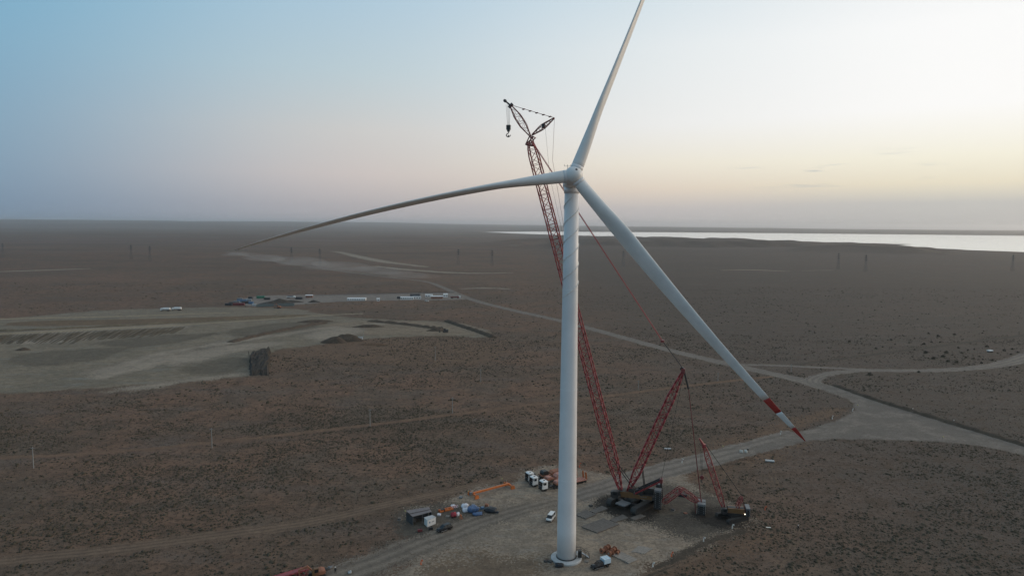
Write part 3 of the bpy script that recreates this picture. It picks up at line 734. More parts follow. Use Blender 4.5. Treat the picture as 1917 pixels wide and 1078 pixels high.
# ------------------------------------------------------------------ large crawler crane
CC = G(1183, 945); CC.z = 0
CT = G(1312, 961); cu = Vector((CC.x - CT.x, CC.y - CT.y, 0)).normalized()
crz = math.atan2(cu.y, cu.x)
crane = thing('crawler_crane', 'large red lattice-boom crawler crane with raised mast beside the turbine', 'crane', CC, crz)
cinv = Matrix.Rotation(-crz, 3, 'Z')
def PL(px, py, y=0.0):
    """point of the crane's boom plane seen at a pixel, in the crane's own axes"""
    n = Vector((-cu.y, cu.x, 0)); d = ray(px, py); t = (CC - CAMP).dot(n) / d.dot(n)
    q = cinv @ (CAMP + d * t - CC); return Vector((q.x, q.y + y, q.z))
tz = math.radians(46) - crz
Rt = Matrix.Rotation(tz, 3, 'Z')
for s in (-1, 1): crawler(crane, Rt @ Vector((0, s * 4.6, 0.1)), 12.5, 1.9, 2.0, tz)
cb = MB(); cb.box((0, 0, 1.5), (4.4, 3.6, 1.5), Rt)
for sx in (-1, 1): cb.box(Rt @ Vector((sx * 2.4, 0, 1.35)), (1.0, 8.6, 1.1), Rt)
cb.box(Rt @ Vector((5.2, 0, 1.35)), (3.4, 3.0, .9), Rt)
cbo = cb.build('car_body', 'black', crane)
MB().box(Rt @ Vector((-4.6, 0.2, 1.9)), (3.6, 3.4, .35), Rt).build('steel_plate', 'grey', cbo)
MB().lathe([(1.9, 2.2), (1.9, 2.9)], 28).build('slewing_ring', 'track', crane)
bf = PL(1163, 921); mf = PL(1176, 918); bt = PL(993, 266); mt_ = PL(1279, 694)
pl = MB(); pl.box((-2.4, 0, 3.45), (11.5, 3.0, 1.1)); pl.box((bf.x - .3, 0, 3.9), (2.2, 3.2, 1.6))
plo = pl.build('slewing_platform', 'track', crane)
MB().prism([(3.2, 2.95), (3.6, 4.6), (.6, 4.9), (-.6, 4.4), (-.8, 2.95)], 1.52, 1.64).build('side_panel', 'yellow', plo)
MB().box((-3.6, 1.58, 3.6), (5.6, .1, 1.2)).build('side_panel', 'yellow', plo)
MB().box((-3.6, 1.66, 3.75), (2.2, .05, .12)).build('walkway_edge', 'grey', plo)
MB().box((-4.4, -.9, 5.0), (4.6, 1.1, 1.9)).build('engine_housing', 'black', plo)
cab = MB().loft([rring(4.0, .95, 3.0, 5.3, .1), rring(5.5, .95, 3.0, 5.3, .1), rring(6.3, .9, 3.4, 5.0, .1)])
cab.v = [(x, y + 2.9, z) for x, y, z in cab.v]; cabo = cab.build('cab', 'black', crane)
MB().box((6.05, 2.9, 4.4), (.5, 1.5, 1.0), Matrix.Rotation(.3, 3, 'Y')).build('windscreen', 'glass', cabo)
MB().box((4.9, 3.87, 4.6), (1.2, .06, .9)).build('side_window', 'glass', cabo)
for x, y, z, r in ((.2, 0, 5.0, .85), (-1.6, 0, 4.8, .75), (-3.0, .6, 4.7, .65)):
    w = MB().lathe([(r, -1.1), (r, -1.0), (r * .72, -1.0), (r * .72, 1.0), (r, 1.0), (r, 1.1)], 20, 'y', (x, y, z)).build('winch_drum', 'black', crane)
    MB().lathe([(r * .9, -.98), (r * .9, .98)], 20, 'y', (x, y, z)).build('rope_layer', 'rope', w)
# ballast stacks either side of the platform's tail
for s in (-1, 1): slabs(crane, (-8.2, s * 2.6, 1.7), (2.0, 2.4, .62), 9, lugside=(s,))
tail = MB().box((-8.2, 0, 1.45), (2.4, 7.8, .42)).build('ballast_tray', 'black', crane)
slabs(crane, (-8.2, 0, 1.7), (1.9, 2.0, .62), 3)

boom = lattice('boom', crane, bf, bt, 3.0, 2.7, 2.45, 'red', .20, .105, .075, .03, .25, .5)
mast = lattice('mast', crane, mf, mt_, 3.2, 2.2, 2.2, 'red', .29, .12, .16, .22, .25, .2)
for s in (-1, 1):    # rungs of the mast's winch ropes, two bundles
    MB().bar(mf.lerp(mt_, .1) + Vector((0, s * .5, .9)), mt_ + Vector((0, s * .3, .2)), .07).build('hoist_rope', 'darkred', mast)
hd = MB(); hd.box(mt_, (1.1, 1.6, 1.5)); hd.build('mast_head', 'darkred', mast)
MB().lathe([(.55, -.5), (.55, .5)], 14, 'y', tuple(mt_ + Vector((.4, 0, .7)))).build('sheave', 'black', mast)
# boom head and fixed jib
bax = (bt - bf).normalized(); bh = MB()
for y in (-1.3, 1.3):
    bh.bar(bt + Vector((-1.0, y, -1.2)), bt + Vector((1.2, y, -.9)), .2, 6); bh.bar(bt + Vector((-1.0, y, -1.2)), bt + Vector((-.2, y, 1.9)), .2, 6); bh.bar(bt + Vector((1.2, y, -.9)), bt + Vector((-.2, y, 1.9)), .2, 6)
    bh.bar(bt + Vector((-1.3, y, 1.4)), bt + Vector((1.2, y, -.9)), .16, 6); bh.bar(bt + Vector((-1.3, y, 1.4)), bt + Vector((-.2, y, 1.9)), .16, 6)
for q in ((-1.0, -1.2), (1.2, -.9), (-.2, 1.9), (-1.3, 1.4)): bh.bar(bt + Vector((q[0], -1.3, q[1])), bt + Vector((q[0], 1.3, q[1])), .2, 6)
bh.build('boom_head', 'darkred', boom)
j0 = PL(992, 254); j1 = PL(956, 198); jt = PL(943, 187); s1 = PL(1038, 221); s0 = PL(996, 253)
jib = lattice('jib', crane, j0, j1, 1.9, 2.0, 1.35, 'darkred', .13, .06, .35, .35, .2, .25)
MB().bar(j1, jt, .3, 6, .2).bar(j1 + Vector((.6, 0, -.6)), j1 + Vector((-.6, 0, .6)), .5, 8).build('jib_head', 'black', jib)
MB().lathe([(.5, -.4), (.5, .4)], 14, 'y', tuple(jt.lerp(j1, .2))).build('sheave', 'black', jib)
strut = lattice('jib_strut', crane, s0, s1, 1.5, 1.3, 1.5, 'darkred', .13, .06, .4, .45, .15, .15)
MB().box(s0.lerp(s1, .52), (.9, 1.5, 1.3)).build('strut_collar', 'black', strut)
pn = MB()
for y in (-.45, .45): pn.bar(j1 + Vector((0, y, .2)), s1 + Vector((0, y, 0)), .06)
po = pn.build('pendant', 'pendant', crane)
for k in range(1, 6):
    q = j1.lerp(s1, .15 + .15 * k); MB().box(q, (.8, 1.1, .18), Matrix.Rotation(.25, 3, 'Y')).build('pendant_link', 'pendant', po)
MB().bar(s1, PL(1035, 300, .4), .05).bar(PL(1035, 300, .4), PL(1120, 800, .5), .05).build('pendant', 'pendant', crane)
MB().bar(PL(1020, 232), PL(1030, 330, .5), .035).bar(PL(1030, 330, .5), PL(1140, 830, .3), .035).build('hoist_rope', 'rope', crane)
# hook on the jib
hk0 = PL(951, 196); hk1 = PL(952, 240)
hr = MB()
for dx in (-.55, -.15, .2, .55): hr.bar(hk0 + Vector((dx * -1.2, 0, 0)), hk1 + Vector((dx * -.6, 0, .6)), .045)
hr.build('hoist_rope', 'rope', crane)
hkb = MB().box(hk1 + Vector((0, 0, .2)), (1.3, .8, 1.5)).box(hk1 + Vector((0, 0, -.8)), (.8, .6, .7)).build('hook_block', 'black', crane)
pts = [hk1 + Vector((x, 0, z - 1.0)) for x, z in ((0, 0), (0, -.6), (.55, -.85), (.75, -1.3), (.45, -1.7), (0, -1.8), (-.45, -1.6), (-.7, -1.2))]
MB().path(pts, .15, 6).build('hook', 'black', hkb, True)
MB().path([pts[5], hk1 + Vector((0, 0, -2.2))], .2, 6).build('hook_tip', 'black', hkb)
# pendants from boom head to mast, mast to gantry, mast to ballast
ap = PL(1240, 638)
for y in (-.8, .8):
    MB().bar(bt + Vector((-.6, y, 0)), ap + Vector((0, y * .8, 0)), .10, 5).build('pendant', 'red', crane)
    r = MB()
    for k in (-.25, 0, .25): r.bar(ap + Vector((0, y * .7 + k, 0)), mt_ + Vector((.2, y * .6 + k, .9)), .05)
    r.build('hoist_rope', 'rope', crane)
MB().box(ap, (1.0, 1.9, .7)).build('pendant_block', 'darkred', crane)
g0 = PL(1190, 921); g1 = PL(1238, 899)
gt = MB()
for y in (-1.2, 1.2): gt.bar(g0 + Vector((0, y, 0)), g1 + Vector((0, y * .6, 0)), .26, 6)
for k in (.3, .6, .95): gt.bar(g0.lerp(g1, k) + Vector((0, -1.1, 0)), g0.lerp(g1, k) + Vector((0, 1.1, 0)), .18, 6)
gto = gt.build('gantry', 'red', crane)
gt2 = MB()
for y in (-1.0, 1.0): gt2.bar(g0 + Vector((-.5, y, 1.0)), g1 + Vector((0, y * .6, .6)), .24, 6); gt2.bar(g1 + Vector((0, y * .6, .3)), Vector((-8.6, y, 6.2)), .2, 6); gt2.bar(g1 + Vector((0, y * .6, .3)), Vector((-9.4, y, 3.2)), .17, 6)
gt2.build('gantry_leg', 'black', gto)
MB().box(g1, (.9, 1.9, 1.3)).build('gantry_head', 'darkred', gto)
bs = MB()
for y in (-1.1, 1.1): bs.bar(bf.lerp(bt, .10) + Vector((0, y, 0)), Vector((-1.0, y, 5.2)), .14, 6); bs.bar(mf.lerp(mt_, .22) + Vector((-.6, y, 0)), Vector((-4.0, y, 5.3)), .14, 6)
bs.build('backstop', 'black', crane)
for y in (-.7, .7): MB().bar(mt_ + Vector((-.2, y * .5, -.6)), g1 + Vector((0, y * .6, .6)), .055).bar(mt_ + Vector((-.2, y * .5 + .3, -.6)), g1 + Vector((0, y * .6 + .25, .6)), .055).build('hoist_rope', 'rope', crane)
hc = PL(1289, 728)
MB().bar(mt_ + Vector((-.3, 0, 0)), hc, .32, 8).build('luffing_cylinder', 'black', crane)
tt = PL(1312, 934)
for y in (-.9, .9): MB().bar(hc + Vector((0, y * .3, 0)), tt + Vector((0, y, 0)), .09, 5).build('ballast_pendant', 'pendant', crane)
# ballast carrier behind the crane with its guide frame
tb = cinv @ (CT - CC)
gf = lattice('guide_frame', crane, Vector((-9.6, 0, 2.2)), PL(1275, 914), 2.2, 1.6, 1.2, 'red', .12, .06, .15, .1, .6, .8)
lattice('guide_frame', crane, PL(1272, 915), Vector((tb.x + .8, 0, 3.6)), 2.0, 1.5, 1.1, 'red', .13, .06, .1, .3, .8, .4)
MB().box(PL(1278, 926), (2.6, 1.6, .9)).build('guide_winch', 'black', gf)
sup = MB().box((tb.x, 0, .55), (2.6, 4.2, .4)).build('superlift_tray', 'black', crane)
for s in (-1, 1): slabs(crane, (tb.x - .1, s * 1.15, .75), (2.3, 1.9, .62), 5, lugside=(s,))
fr = MB()
for y in (-1.6, 1.6):
    fr.bar((tb.x + 1.5, y, .7), (tb.x + 2.2, y, 4.8), .1); fr.bar((tb.x + 2.2, y, 4.8), (tb.x - .2, y * .5, 4.4), .1); fr.bar((tb.x - .2, y * .4, 3.9), (tt.x, y * .5, tt.z), .12)
    fr.bar((tb.x + 1.2, y, 3.9), (tb.x + 2.2, y, 4.8), .08)
fr.build('tray_hanger', 'darkred', sup)

# ------------------------------------------------------------------ smaller crawler crane
SC = G(1370, 970); SC.z = 0; srz = math.atan2(.20, -.98)
su = Vector((math.cos(srz), math.sin(srz), 0)); sinv = Matrix.Rotation(-srz, 3, 'Z')
cr2 = thing('crawler_crane', 'smaller red crawler crane with short boom and a lit work lamp', 'crane', SC, srz)
def PS(px, py, y=0.0):
    n = Vector((-su.y, su.x, 0)); d = ray(px, py); t = (SC - CAMP).dot(n) / d.dot(n); q = sinv @ (CAMP + d * t - SC); return Vector((q.x, q.y + y, q.z))
for s in (-1, 1): crawler(cr2, Matrix.Rotation(.62, 3, 'Z') @ Vector((0, s * 2.5, .05)), 7.6, 1.1, 1.15, .62)
MB().box((0, 0, .95), (3.4, 3.6, .9), Matrix.Rotation(.62, 3, 'Z')).build('car_body', 'black', cr2)
MB().lathe([(1.1, 1.2), (1.1, 1.7)], 24).build('slewing_ring', 'track', cr2)
up = MB().box((-.5, 0, 2.0), (7.4, 2.6, .7)).build('slewing_platform', 'black', cr2)
MB().box((-1.0, 1.2, 3.0), (4.8, .55, 1.4)).build('engine_housing', 'yellow', cr2)
MB().box((-1.0, -1.0, 3.0), (4.8, .8, 1.4)).build('engine_housing', 'yellow', cr2)
MB().box((-1.0, 0.1, 3.3), (4.6, 1.2, .9)).build('machinery_deck', 'black', cr2)
cab = MB().loft([rring(1.7, .62, 1.9, 3.7, .08), rring(2.9, .62, 1.9, 3.7, .08), rring(3.4, .58, 2.2, 3.4, .08)]); cab.v = [(x, y + 1.5, z) for x, y, z in cab.v]
cabo = cab.build('cab', 'black', cr2); MB().box((2.3, 2.13, 3.1), (.95, .05, .75)).build('side_window', 'glass', cabo)
slabs(cr2, (-4.4, 0, 1.75), (1.2, 3.6, .5), 5, lugside=(1,))
MB().box((-3.55, 1.55, 2.35), (.22, .16, .22)).build('work_lamp', 'lamp', cr2)
b0 = Vector((2.2, 0, 2.3)); b1 = PS(1318, 834); bt2 = PS(1309, 820)
bm = lattice('boom', cr2, b0, b1, 1.7, 1.5, 1.25, 'red', .14, .075, .2, .16, .3, .35)
MB().bar(b1, bt2, .5, 6, .22).box(b1, (1.0, 1.2, 1.0)).build('boom_head', 'red', bm)
a0 = Vector((-1.0, 0, 2.6)); a1 = PS(1389, 929)
lattice('gantry', cr2, a0, a1, 1.8, .8, 1.1, 'red', .1, .05, .1, .1, .8, .6)
MB().bar(Vector((-3.8, .8, 2.6)), a1 + Vector((0, .5, 0)), .08).bar(Vector((-3.8, -.8, 2.6)), a1 + Vector((0, -.5, 0)), .08).build('gantry_strut', 'darkred', cr2)
for y in (-.4, .4): MB().bar(b1 + Vector((-.5, y, .4)), a1 + Vector((0, y, .2)), .05).build('pendant', 'rope', cr2)
hx = PS(1312, 828); hb = PS(1314, 893)
hr = MB()
for d in (-.35, 0, .35): hr.bar(hx + Vector((d, d * .4, 0)), hb + Vector((d * .6, d * .4, 0)), .045)
hr.build('hoist_rope', 'rope', cr2)
hbk = MB().lathe([(.62, -.3), (.62, .3)], 16, 'y', tuple(hb)).build('hook_block', 'darkred', cr2)
MB().path([hb + Vector((0, 0, -.5)), hb + Vector((0, 0, -1.1)), hb + Vector((.3, 0, -1.4)), hb + Vector((0, 0, -1.7)), hb + Vector((-.3, 0, -1.4))], .09, 5).build('hook', 'black', hbk)

# ------------------------------------------------------------------ wheels and vehicles
def wheel(parent, c, r, w, axis='y'):
    t = MB().lathe([(r * .62, -w / 2), (r * .93, -w / 2), (r, -w / 2 + .05), (r, w / 2 - .05), (r * .93, w / 2), (r * .62, w / 2)], 18, axis, c).build('wheel', 'tyre', parent, False)
    MB().lathe([(r * .6, -w / 2 + .03), (r * .6, w / 2 - .03)], 14, axis, c).build('rim', 'rim', t)
    return t

def low_loader(label, loc, rz, load):
    """white cab-over tractor coupled to a low-bed trailer with upright ramps"""
    o = thing('low_loader_truck', label, 'truck', loc, rz, 'low loaders parked behind the turbine')
    MB().box((-.6, 0, .85), (6.4, .9, .35)).build('chassis', 'black', o)
    cab = MB().loft([rring(.75, 1.2, .75, 3.35, .1), rring(2.3, 1.22, .7, 3.45, .12), rring(2.75, 1.2, .7, 3.2, .12, 1.15), rring(2.9, 1.18, .75, 2.3, .12)]).build('cab', 'white', o)
    MB().add([(2.82, -1.05, 1.95), (2.82, 1.05, 1.95), (2.62, 1.0, 3.05), (2.62, -1.0, 3.05)], [(0, 1, 2, 3)]).add([(2.96, -1.12, 1.75), (2.96, 1.12, 1.75), (2.82, 1.06, 3.12), (2.82, -1.06, 3.12)], [(0, 1, 2, 3)]).build('windscreen', 'glass', cab)
    for s in (-1, 1):
        MB().box((1.85, s * 1.235, 2.55), (.95, .04, .85)).build('side_window', 'glass', cab)
        MB().box((2.98, s * .85, 1.1), (.08, .35, .25)).build('headlight', 'silver', cab)
        MB().bar((2.7, s * 1.35, 2.4), (2.7, s * 1.35, 3.1), .09).build('mirror', 'black', cab)
    MB().box((2.95, 0, .72), (.18, 2.35, .45)).build('bumper', 'black', cab)
    MB().box((2.99, 0, 1.35), (.06, 1.9, .7)).build('grille', 'black', cab)
    MB().box((1.55, .1, 3.47), (.55, .55, .08)).build('roof_hatch', 'black', cab)
    MB().box((.2, 0, 1.9), (.5, 2.2, 2.0)).build('rear_rack', 'black', o)
    for x in (1.7, -1.9, -3.2):
        for s in (-1, 1): wheel(o, (x, s * 1.02, .52), .52, .36)
    # trailer
    d = MB(); d.box((-4.3, 0, 1.45), (3.4, 2.5, .3)); d.build('gooseneck', 'rust', o)
    d = MB(); d.add([(-6.0, -1.3, 1.6), (-6.0, 1.3, 1.6), (-7.2, 1.45, 1.05), (-7.2, -1.45, 1.05), (-6.0, -1.3, 1.3), (-6.0, 1.3, 1.3), (-7.2, 1.45, .75), (-7.2, -1.45, .75)], [(0, 1, 2, 3), (7, 6, 5, 4), (0, 3, 7, 4), (1, 5, 6, 2), (0, 4, 5, 1), (3, 2, 6, 7)])
    d.build('deck_ramp', 'rust', o)
    dk = MB().box((-11.2, 0, .92), (8.0, 2.9, .28)).build('trailer_deck', 'rustpink', o)
    for i in range(9): MB().box((-7.7 - i * .85, 0, 1.08), (.16, 2.8, .05)).build('deck_plank', 'rust', dk)
    for x in (-11.2, -12.4, -13.6, -14.8):
        for s in (-1, 1): wheel(o, (x, s * 1.1, .42), .42, .5)
    for s in (-1, 1):
        rp = MB().box((-15.35, s * .85, 2.1), (.16, .75, 2.5), Matrix.Rotation(.12, 3, 'Y')).build('loading_ramp', 'orange', o)
        for k in (-.38, .38): MB().bar((-15.4, s * .85 + k, .9), (-15.1, s * .85 + k, 3.4), .07).build('ramp_beam', 'rust', rp)
    for i, (x, l, w, h, mt) in enumerate(load):
        pr = [( -l / 2, 0), (l / 2, 0), (l / 2, h * .55), (l * .32, h), (-l * .32, h), (-l / 2, h * .55)]
        q = MB().prism(pr, -w / 2, w / 2); z0 = 1.63 if x > -5.6 else 1.11; q.v = [(a + x, b, c + z0) for a, b, c in q.v]
        q.build('load_cradle', mt, o)
    return o
trz = math.atan2(-9, -15.3)
tv = Vector((math.cos(trz), math.sin(trz), 0)); tp = Vector((-tv.y, tv.x, 0))
t3 = G(1018, 917); t3.z = 0
low_loader('white-cabbed low loader nearest the turbine, pale brown load on its deck', t3 - tv * 1.6, trz, [(-4.2, 2.6, 2.0, .7, 'rustpink'), (-8.8, 3.2, 2.2, 1.0, 'rustpink')])
t2 = G(1000, 909); t2.z = 0
low_loader('white-cabbed low loader in the middle of the three, pinkish load', t2 - tv * 1.6, trz, [(-4.4, 2.2, 2.0, .6, 'rustpink'), (-9.0, 4.6, 2.4, 1.5, 'rustpink')])
t1 = G(992, 901); t1.z = 0
low_loader('white-cabbed low loader farthest back of the three, dark load', t1 - tv * 1.6, trz, [(-4.3, 2.4, 2.1, 1.3, 'black'), (-9.2, 5.0, 2.4, 1.1, 'rust')])

def car(name, label, loc, rz, L, W, H, paint, prof, green, roofm, glass='glass', wheel_r=.36, box=None, cat='car'):
    """prof: (x, half width, z0, z1) body sections; green: same for the glasshouse"""
    o = thing(name, label, cat, loc, rz)
    MB().loft([rring(x, w, a, b, .10) for x, w, a, b in prof]).build('body', paint, o, True)
    gh = MB().loft([rring(x, w, a, b, .06, wt) for x, w, a, b, wt in green]).build('windows', glass, o)
    x0 = green[1][0] - .02; x1 = green[-2][0] + .02; z = green[1][3]; w = green[1][4]
    MB().loft([rring(x1, w - .02, z - .05, z + .03, .03), rring((x0 + x1) / 2, w, z - .04, z + .06, .03), rring(x0, w - .02, z - .05, z + .03, .03)]).build('roof', roofm, o)
    for s in (-1, 1):
        for k, (x, wb, a, b, wt) in enumerate(green):
            if 0 < k < len(green) - 1:
                MB().bar((x, s * (wb + .01), a), (x, s * (wt + .01), b), .05).build('pillar', paint, gh)
        MB().box((prof[-1][0] + .01, s * prof[-1][1] * .7, prof[-1][3] - .22), (.08, .32, .16)).build('headlight', 'silver', o)
        MB().box((prof[0][0] - .01, s * prof[0][1] * .82, prof[0][3] - .2), (.06, .18, .28)).build('tail_light', 'bladered', o)
        MB().box((prof[len(prof) // 2][0], s * (prof[len(prof) // 2][1] + .02), .42), (L * .5, .06, .09)).build('sill_trim', 'silver', o)
        for x in (L * .30, -L * .31): wheel(o, (x, s * (W / 2 - .12), wheel_r), wheel_r, .24)
    MB().box((prof[-1][0] + .04, 0, .45), (.10, W * .86, .2)).build('bumper', 'black', o)
    return o
sv = G(832, 992); sv.z = 0
car('parked_car', 'black sport utility car with bright window trim beside the white cabin', sv, math.radians(-138), 4.8, 1.95, 1.75, 'carblack',
    [(-2.38, .84, .5, 1.02), (-2.2, .95, .36, 1.10), (-1.0, .97, .30, 1.08), (.8, .97, .30, 1.05), (1.6, .95, .32, 1.02), (2.2, .88, .36, .92), (2.4, .72, .46, .8)],
    [(-2.25, .84, 1.04, 1.12, .80), (-1.75, .86, 1.04, 1.70, .68), (-.5, .88, 1.04, 1.75, .70), (.35, .88, 1.03, 1.70, .68), (1.25, .84, 1.0, 1.06, .80)], 'carblack')
vn = G(1031, 972); vn.z = 0
car('minivan', 'small white minivan parked just left of the tower', vn, math.radians(-112), 4.5, 1.75, 1.9, 'white',
    [(-2.2, .80, .45, 1.1), (-2.1, .86, .35, 1.15), (-.8, .87, .32, 1.15), (1.1, .87, .32, 1.13), (1.9, .84, .34, 1.05), (2.2, .76, .42, .92)],
    [(-2.16, .82, 1.1, 1.2, .8), (-1.98, .84, 1.1, 1.86, .72), (-.2, .85, 1.1, 1.90, .73), (1.0, .84, 1.1, 1.84, .70), (1.75, .82, 1.03, 1.1, .78)], 'white', cat='van', wheel_r=.33)
pk = G(1124, 1061); pk.z = 0
pko = car('pickup_truck', 'dark pickup truck with a pale blue box on its bed', pk, math.radians(-152), 5.3, 1.9, 1.8, 'carblack',
    [(-2.6, .88, .55, 1.05), (-2.5, .93, .48, 1.08), (-.4, .95, .40, 1.08), (1.0, .95, .38, 1.08), (1.9, .93, .42, 1.05), (2.5, .86, .46, .95), (2.65, .74, .52, .84)],
    [(-.45, .84, 1.05, 1.14, .8), (-.30, .86, 1.05, 1.72, .68), (.35, .87, 1.05, 1.76, .69), (.75, .87, 1.05, 1.70, .68), (1.5, .84, 1.03, 1.10, .8)], 'carblack', cat='pickup', wheel_r=.38)
bx = MB().loft([rring(-2.62, 1.0, 1.0, 2.25, .05), rring(-.55, 1.0, 1.0, 2.3, .05)]).build('bed_box', 'canopyblue', pko)
for y in (-.5, .5): MB().box((-2.645, y, 1.6), (.03, .9, 1.1)).build('bed_door', 'canopyblue', bx)
for x in (-2.6, -1.58, -.57): MB().box((x, 0, 2.3), (.08, 2.02, .06)).build('roof_rib', 'white', bx)

# ------------------------------------------------------------------ site shelter, cabin and stores
SH = [G(760, 956, 2.9), G(803, 949, 2.9), G(808, 957, 2.7), G(773, 966.5, 2.7)]
o0 = Vector((SH[3].x, SH[3].y, 0)); shd = thing('work_shelter', 'dark open-fronted work shelter under two brown roof sheets beside white cabin', 'shelter', o0)
Q = [Vector((p.x - o0.x, p.y - o0.y, p.z)) for p in SH]
def quad_slab(mb, q, t):
    return mb.add([p for p in q] + [p - Vector((0, 0, t)) for p in q], [(0, 1, 2, 3), (7, 6, 5, 4)] + [(i, 4 + i, 4 + (i + 1) % 4, (i + 1) % 4) for i in range(4)])
ma = Q[0].lerp(Q[3], .52); mb_ = Q[1].lerp(Q[2], .52); up_ = Vector((0, 0, .12))
for nm, q in (('roof_sheet', [Q[0] + up_, Q[1] + up_, mb_ + up_, ma + up_]), ('roof_sheet', [ma - up_ * .3, mb_ - up_ * .3, Q[2], Q[3]])):
    rs = quad_slab(MB(), q, .06).build(nm, 'roofbrown', shd)
    for k in range(1, 12): MB().bar(q[0].lerp(q[1], k / 12) + Vector((0, 0, .02)), q[3].lerp(q[2], k / 12) + Vector((0, 0, .02)), .045, 4).build('roof_rib', 'roofbrown', rs)
fl = lambda p, z=0: Vector((p.x, p.y, z))
for a, b in ((0, 1), (0, 3), (1, 2)):
    A_, B_ = fl(Q[a]), fl(Q[b]); A_ = A_.lerp(B_, .03); B_ = B_.lerp(A_, .03)
    t_ = (B_ - A_).normalized(); nn_ = Vector((-t_.y, t_.x, 0)) * .05
    for k in range(6 if a == 0 and b == 1 else 3):
        m_n = 6 if a == 0 and b == 1 else 3
        p_, q_ = A_.lerp(B_, k / m_n), A_.lerp(B_, (k + .95) / m_n); h_ = 2.45
        MB().add([p_ - nn_, q_ - nn_, q_ + nn_, p_ + nn_] + [v + Vector((0, 0, h_)) for v in (p_ - nn_, q_ - nn_, q_ + nn_, p_ + nn_)], [(3, 2, 1, 0), (4, 5, 6, 7), (0, 1, 5, 4), (1, 2, 6, 5), (2, 3, 7, 6), (3, 0, 4, 7)]).build('wall_panel', 'shedwall', shd)
for p in (Q[3], Q[2], Q[3].lerp(Q[2], .5)): MB().bar(fl(p), Vector((p.x, p.y, p.z - .05)), .07, 6).build('post', 'grey', shd)
MB().box(fl(Q[3].lerp(Q[0], .5).lerp(Q[1], .2), .45), (1.6, .9, .9)).build('workbench', 'wood', shd)

KQ = [G(794, 967.7, 2.1), G(808.9, 963.5, 2.1), G(815.8, 967.1, 2.1), G(800.2, 973.4, 2.1)]
k0 = Vector((KQ[3].x, KQ[3].y, 0)); kb = thing('site_cabin', 'small white box cabin in front of the dark work shelter', 'cabin', k0)
K = [Vector((p.x - k0.x, p.y - k0.y, 0)) for p in KQ]
MB().add(K + [v + Vector((0, 0, 1.98)) for v in K], [(0, 1, 2, 3), (7, 6, 5, 4)] + [(i, 4 + i, 4 + (i + 1) % 4, (i + 1) % 4) for i in range(4)]).build('cabin_body', 'white', kb)
cK = sum(K, Vector()) / 4
quad_slab(MB(), [cK + (v - cK) * 1.06 + Vector((0, 0, 2.10)) for v in K], .10).build('cabin_roof', 'concrete', kb)
dv = (K[2] - K[3]); nv = Vector((dv.y, -dv.x, 0)).normalized()
if nv.y > 0: nv = -nv
def onface(f, z, w, h, t=.04):
    c = K[3].lerp(K[2], f) + nv * .02; e = dv.normalized() * w / 2
    return MB().add([c - e + Vector((0, 0, z)), c + e + Vector((0, 0, z)), c + e + Vector((0, 0, z + h)), c - e + Vector((0, 0, z + h))] + [p + nv * t for p in (c - e + Vector((0, 0, z)), c + e + Vector((0, 0, z)), c + e + Vector((0, 0, z + h)), c - e + Vector((0, 0, z + h)))], [(3, 2, 1, 0), (4, 5, 6, 7), (0, 1, 5, 4), (1, 2, 6, 5), (2, 3, 7, 6), (3, 0, 4, 7)])
onface(.27, .95, .34, .5).build('emblem', 'blue', kb); onface(.65, 1.0, .9, .22).build('lettering_strip', 'steel', kb)

def lump(name, label, cat, loc, r, h, mat, seed, rz=0, squash=1.0, group=None, tie=None):
    """sagging bundle or bag: rounded box pushed about by noise"""
    o = thing(name, label, cat, loc, rz, group); n, mlat = 18, 9; vs = []
    for j in range(mlat + 1):
        th = math.pi * j / mlat
        for i in range(n):
            w = 2 * math.pi * i / n; c, s = math.cos(w), math.sin(w)
            x = math.copysign(abs(c) ** .6, c) * math.sin(th) ** .55; y = math.copysign(abs(s) ** .6, s) * math.sin(th) ** .55
            z = math.copysign(abs(math.cos(th)) ** .7, math.cos(th))
            f = 1 + .28 * (float(fbm(np.array([x * 1.7 + seed * 3.1 + z]), np.array([y * 1.7 + z * 1.3 + seed]), 3, seed)[0]) - .5) * 2
            vs.append((x * r * f, y * r * squash * f, max(0, (z * .5 + .47) * h * (f if z > 0 else 1))))
    fs = [(j * n + i, j * n + (i + 1) % n, (j + 1) * n + (i + 1) % n, (j + 1) * n + i) for j in range(mlat) for i in range(n)]
    b = MB().add(vs, [f[::-1] for f in fs]); b.build('bundle' if tie else 'sack', mat, o, True)
    if tie:
        for k in (-.35, .35): MB().path([Vector((k * r, -r * squash * 1.06, .1)), Vector((k * r, -r * squash * .85, h * .8)), Vector((k * r, 0, h * 1.08)), Vector((k * r, r * squash * .85, h * .8)), Vector((k * r, r * squash * 1.06, .1))], .035, 4).build('strap', tie, o)
    else:
        for a in range(4):
            w = math.pi / 4 + a * math.pi / 2; p = Vector((math.cos(w) * r * .62, math.sin(w) * r * squash * .62, h * .9))
            MB().path([p, p + Vector((0, 0, .22)), p * .8 + Vector((0, 0, h * .2 + .12))], .035, 4).build('lifting_loop', mat, o)
    return o
def gp(px, py): v = G(px, py); v.z = 0; return v
lump('bulk_bag', 'white bulk bag at the back of the stores heap', 'bag', gp(870, 949), 1.15, 1.2, 'bagwhite', 1, .3, .8)
lump('bulk_bag', 'white bulk bag touching the blue tarpaulin bundle', 'bag', gp(872, 957), 1.1, 1.2, 'bagwhite', 2, .2, .8)
lump('tarpaulin_bundle', 'big blue tarpaulin bundle strapped beside the white bags', 'bundle', gp(885, 957), 1.75, 1.7, 'tarpblue', 3, .6, .75, tie='rope')
lump('tarpaulin_bundle', 'flat dark blue tarpaulin heap in front of the big blue bundle', 'bundle', gp(894, 963), 1.5, .8, 'tarpblue', 4, .4, .6, tie='rope')
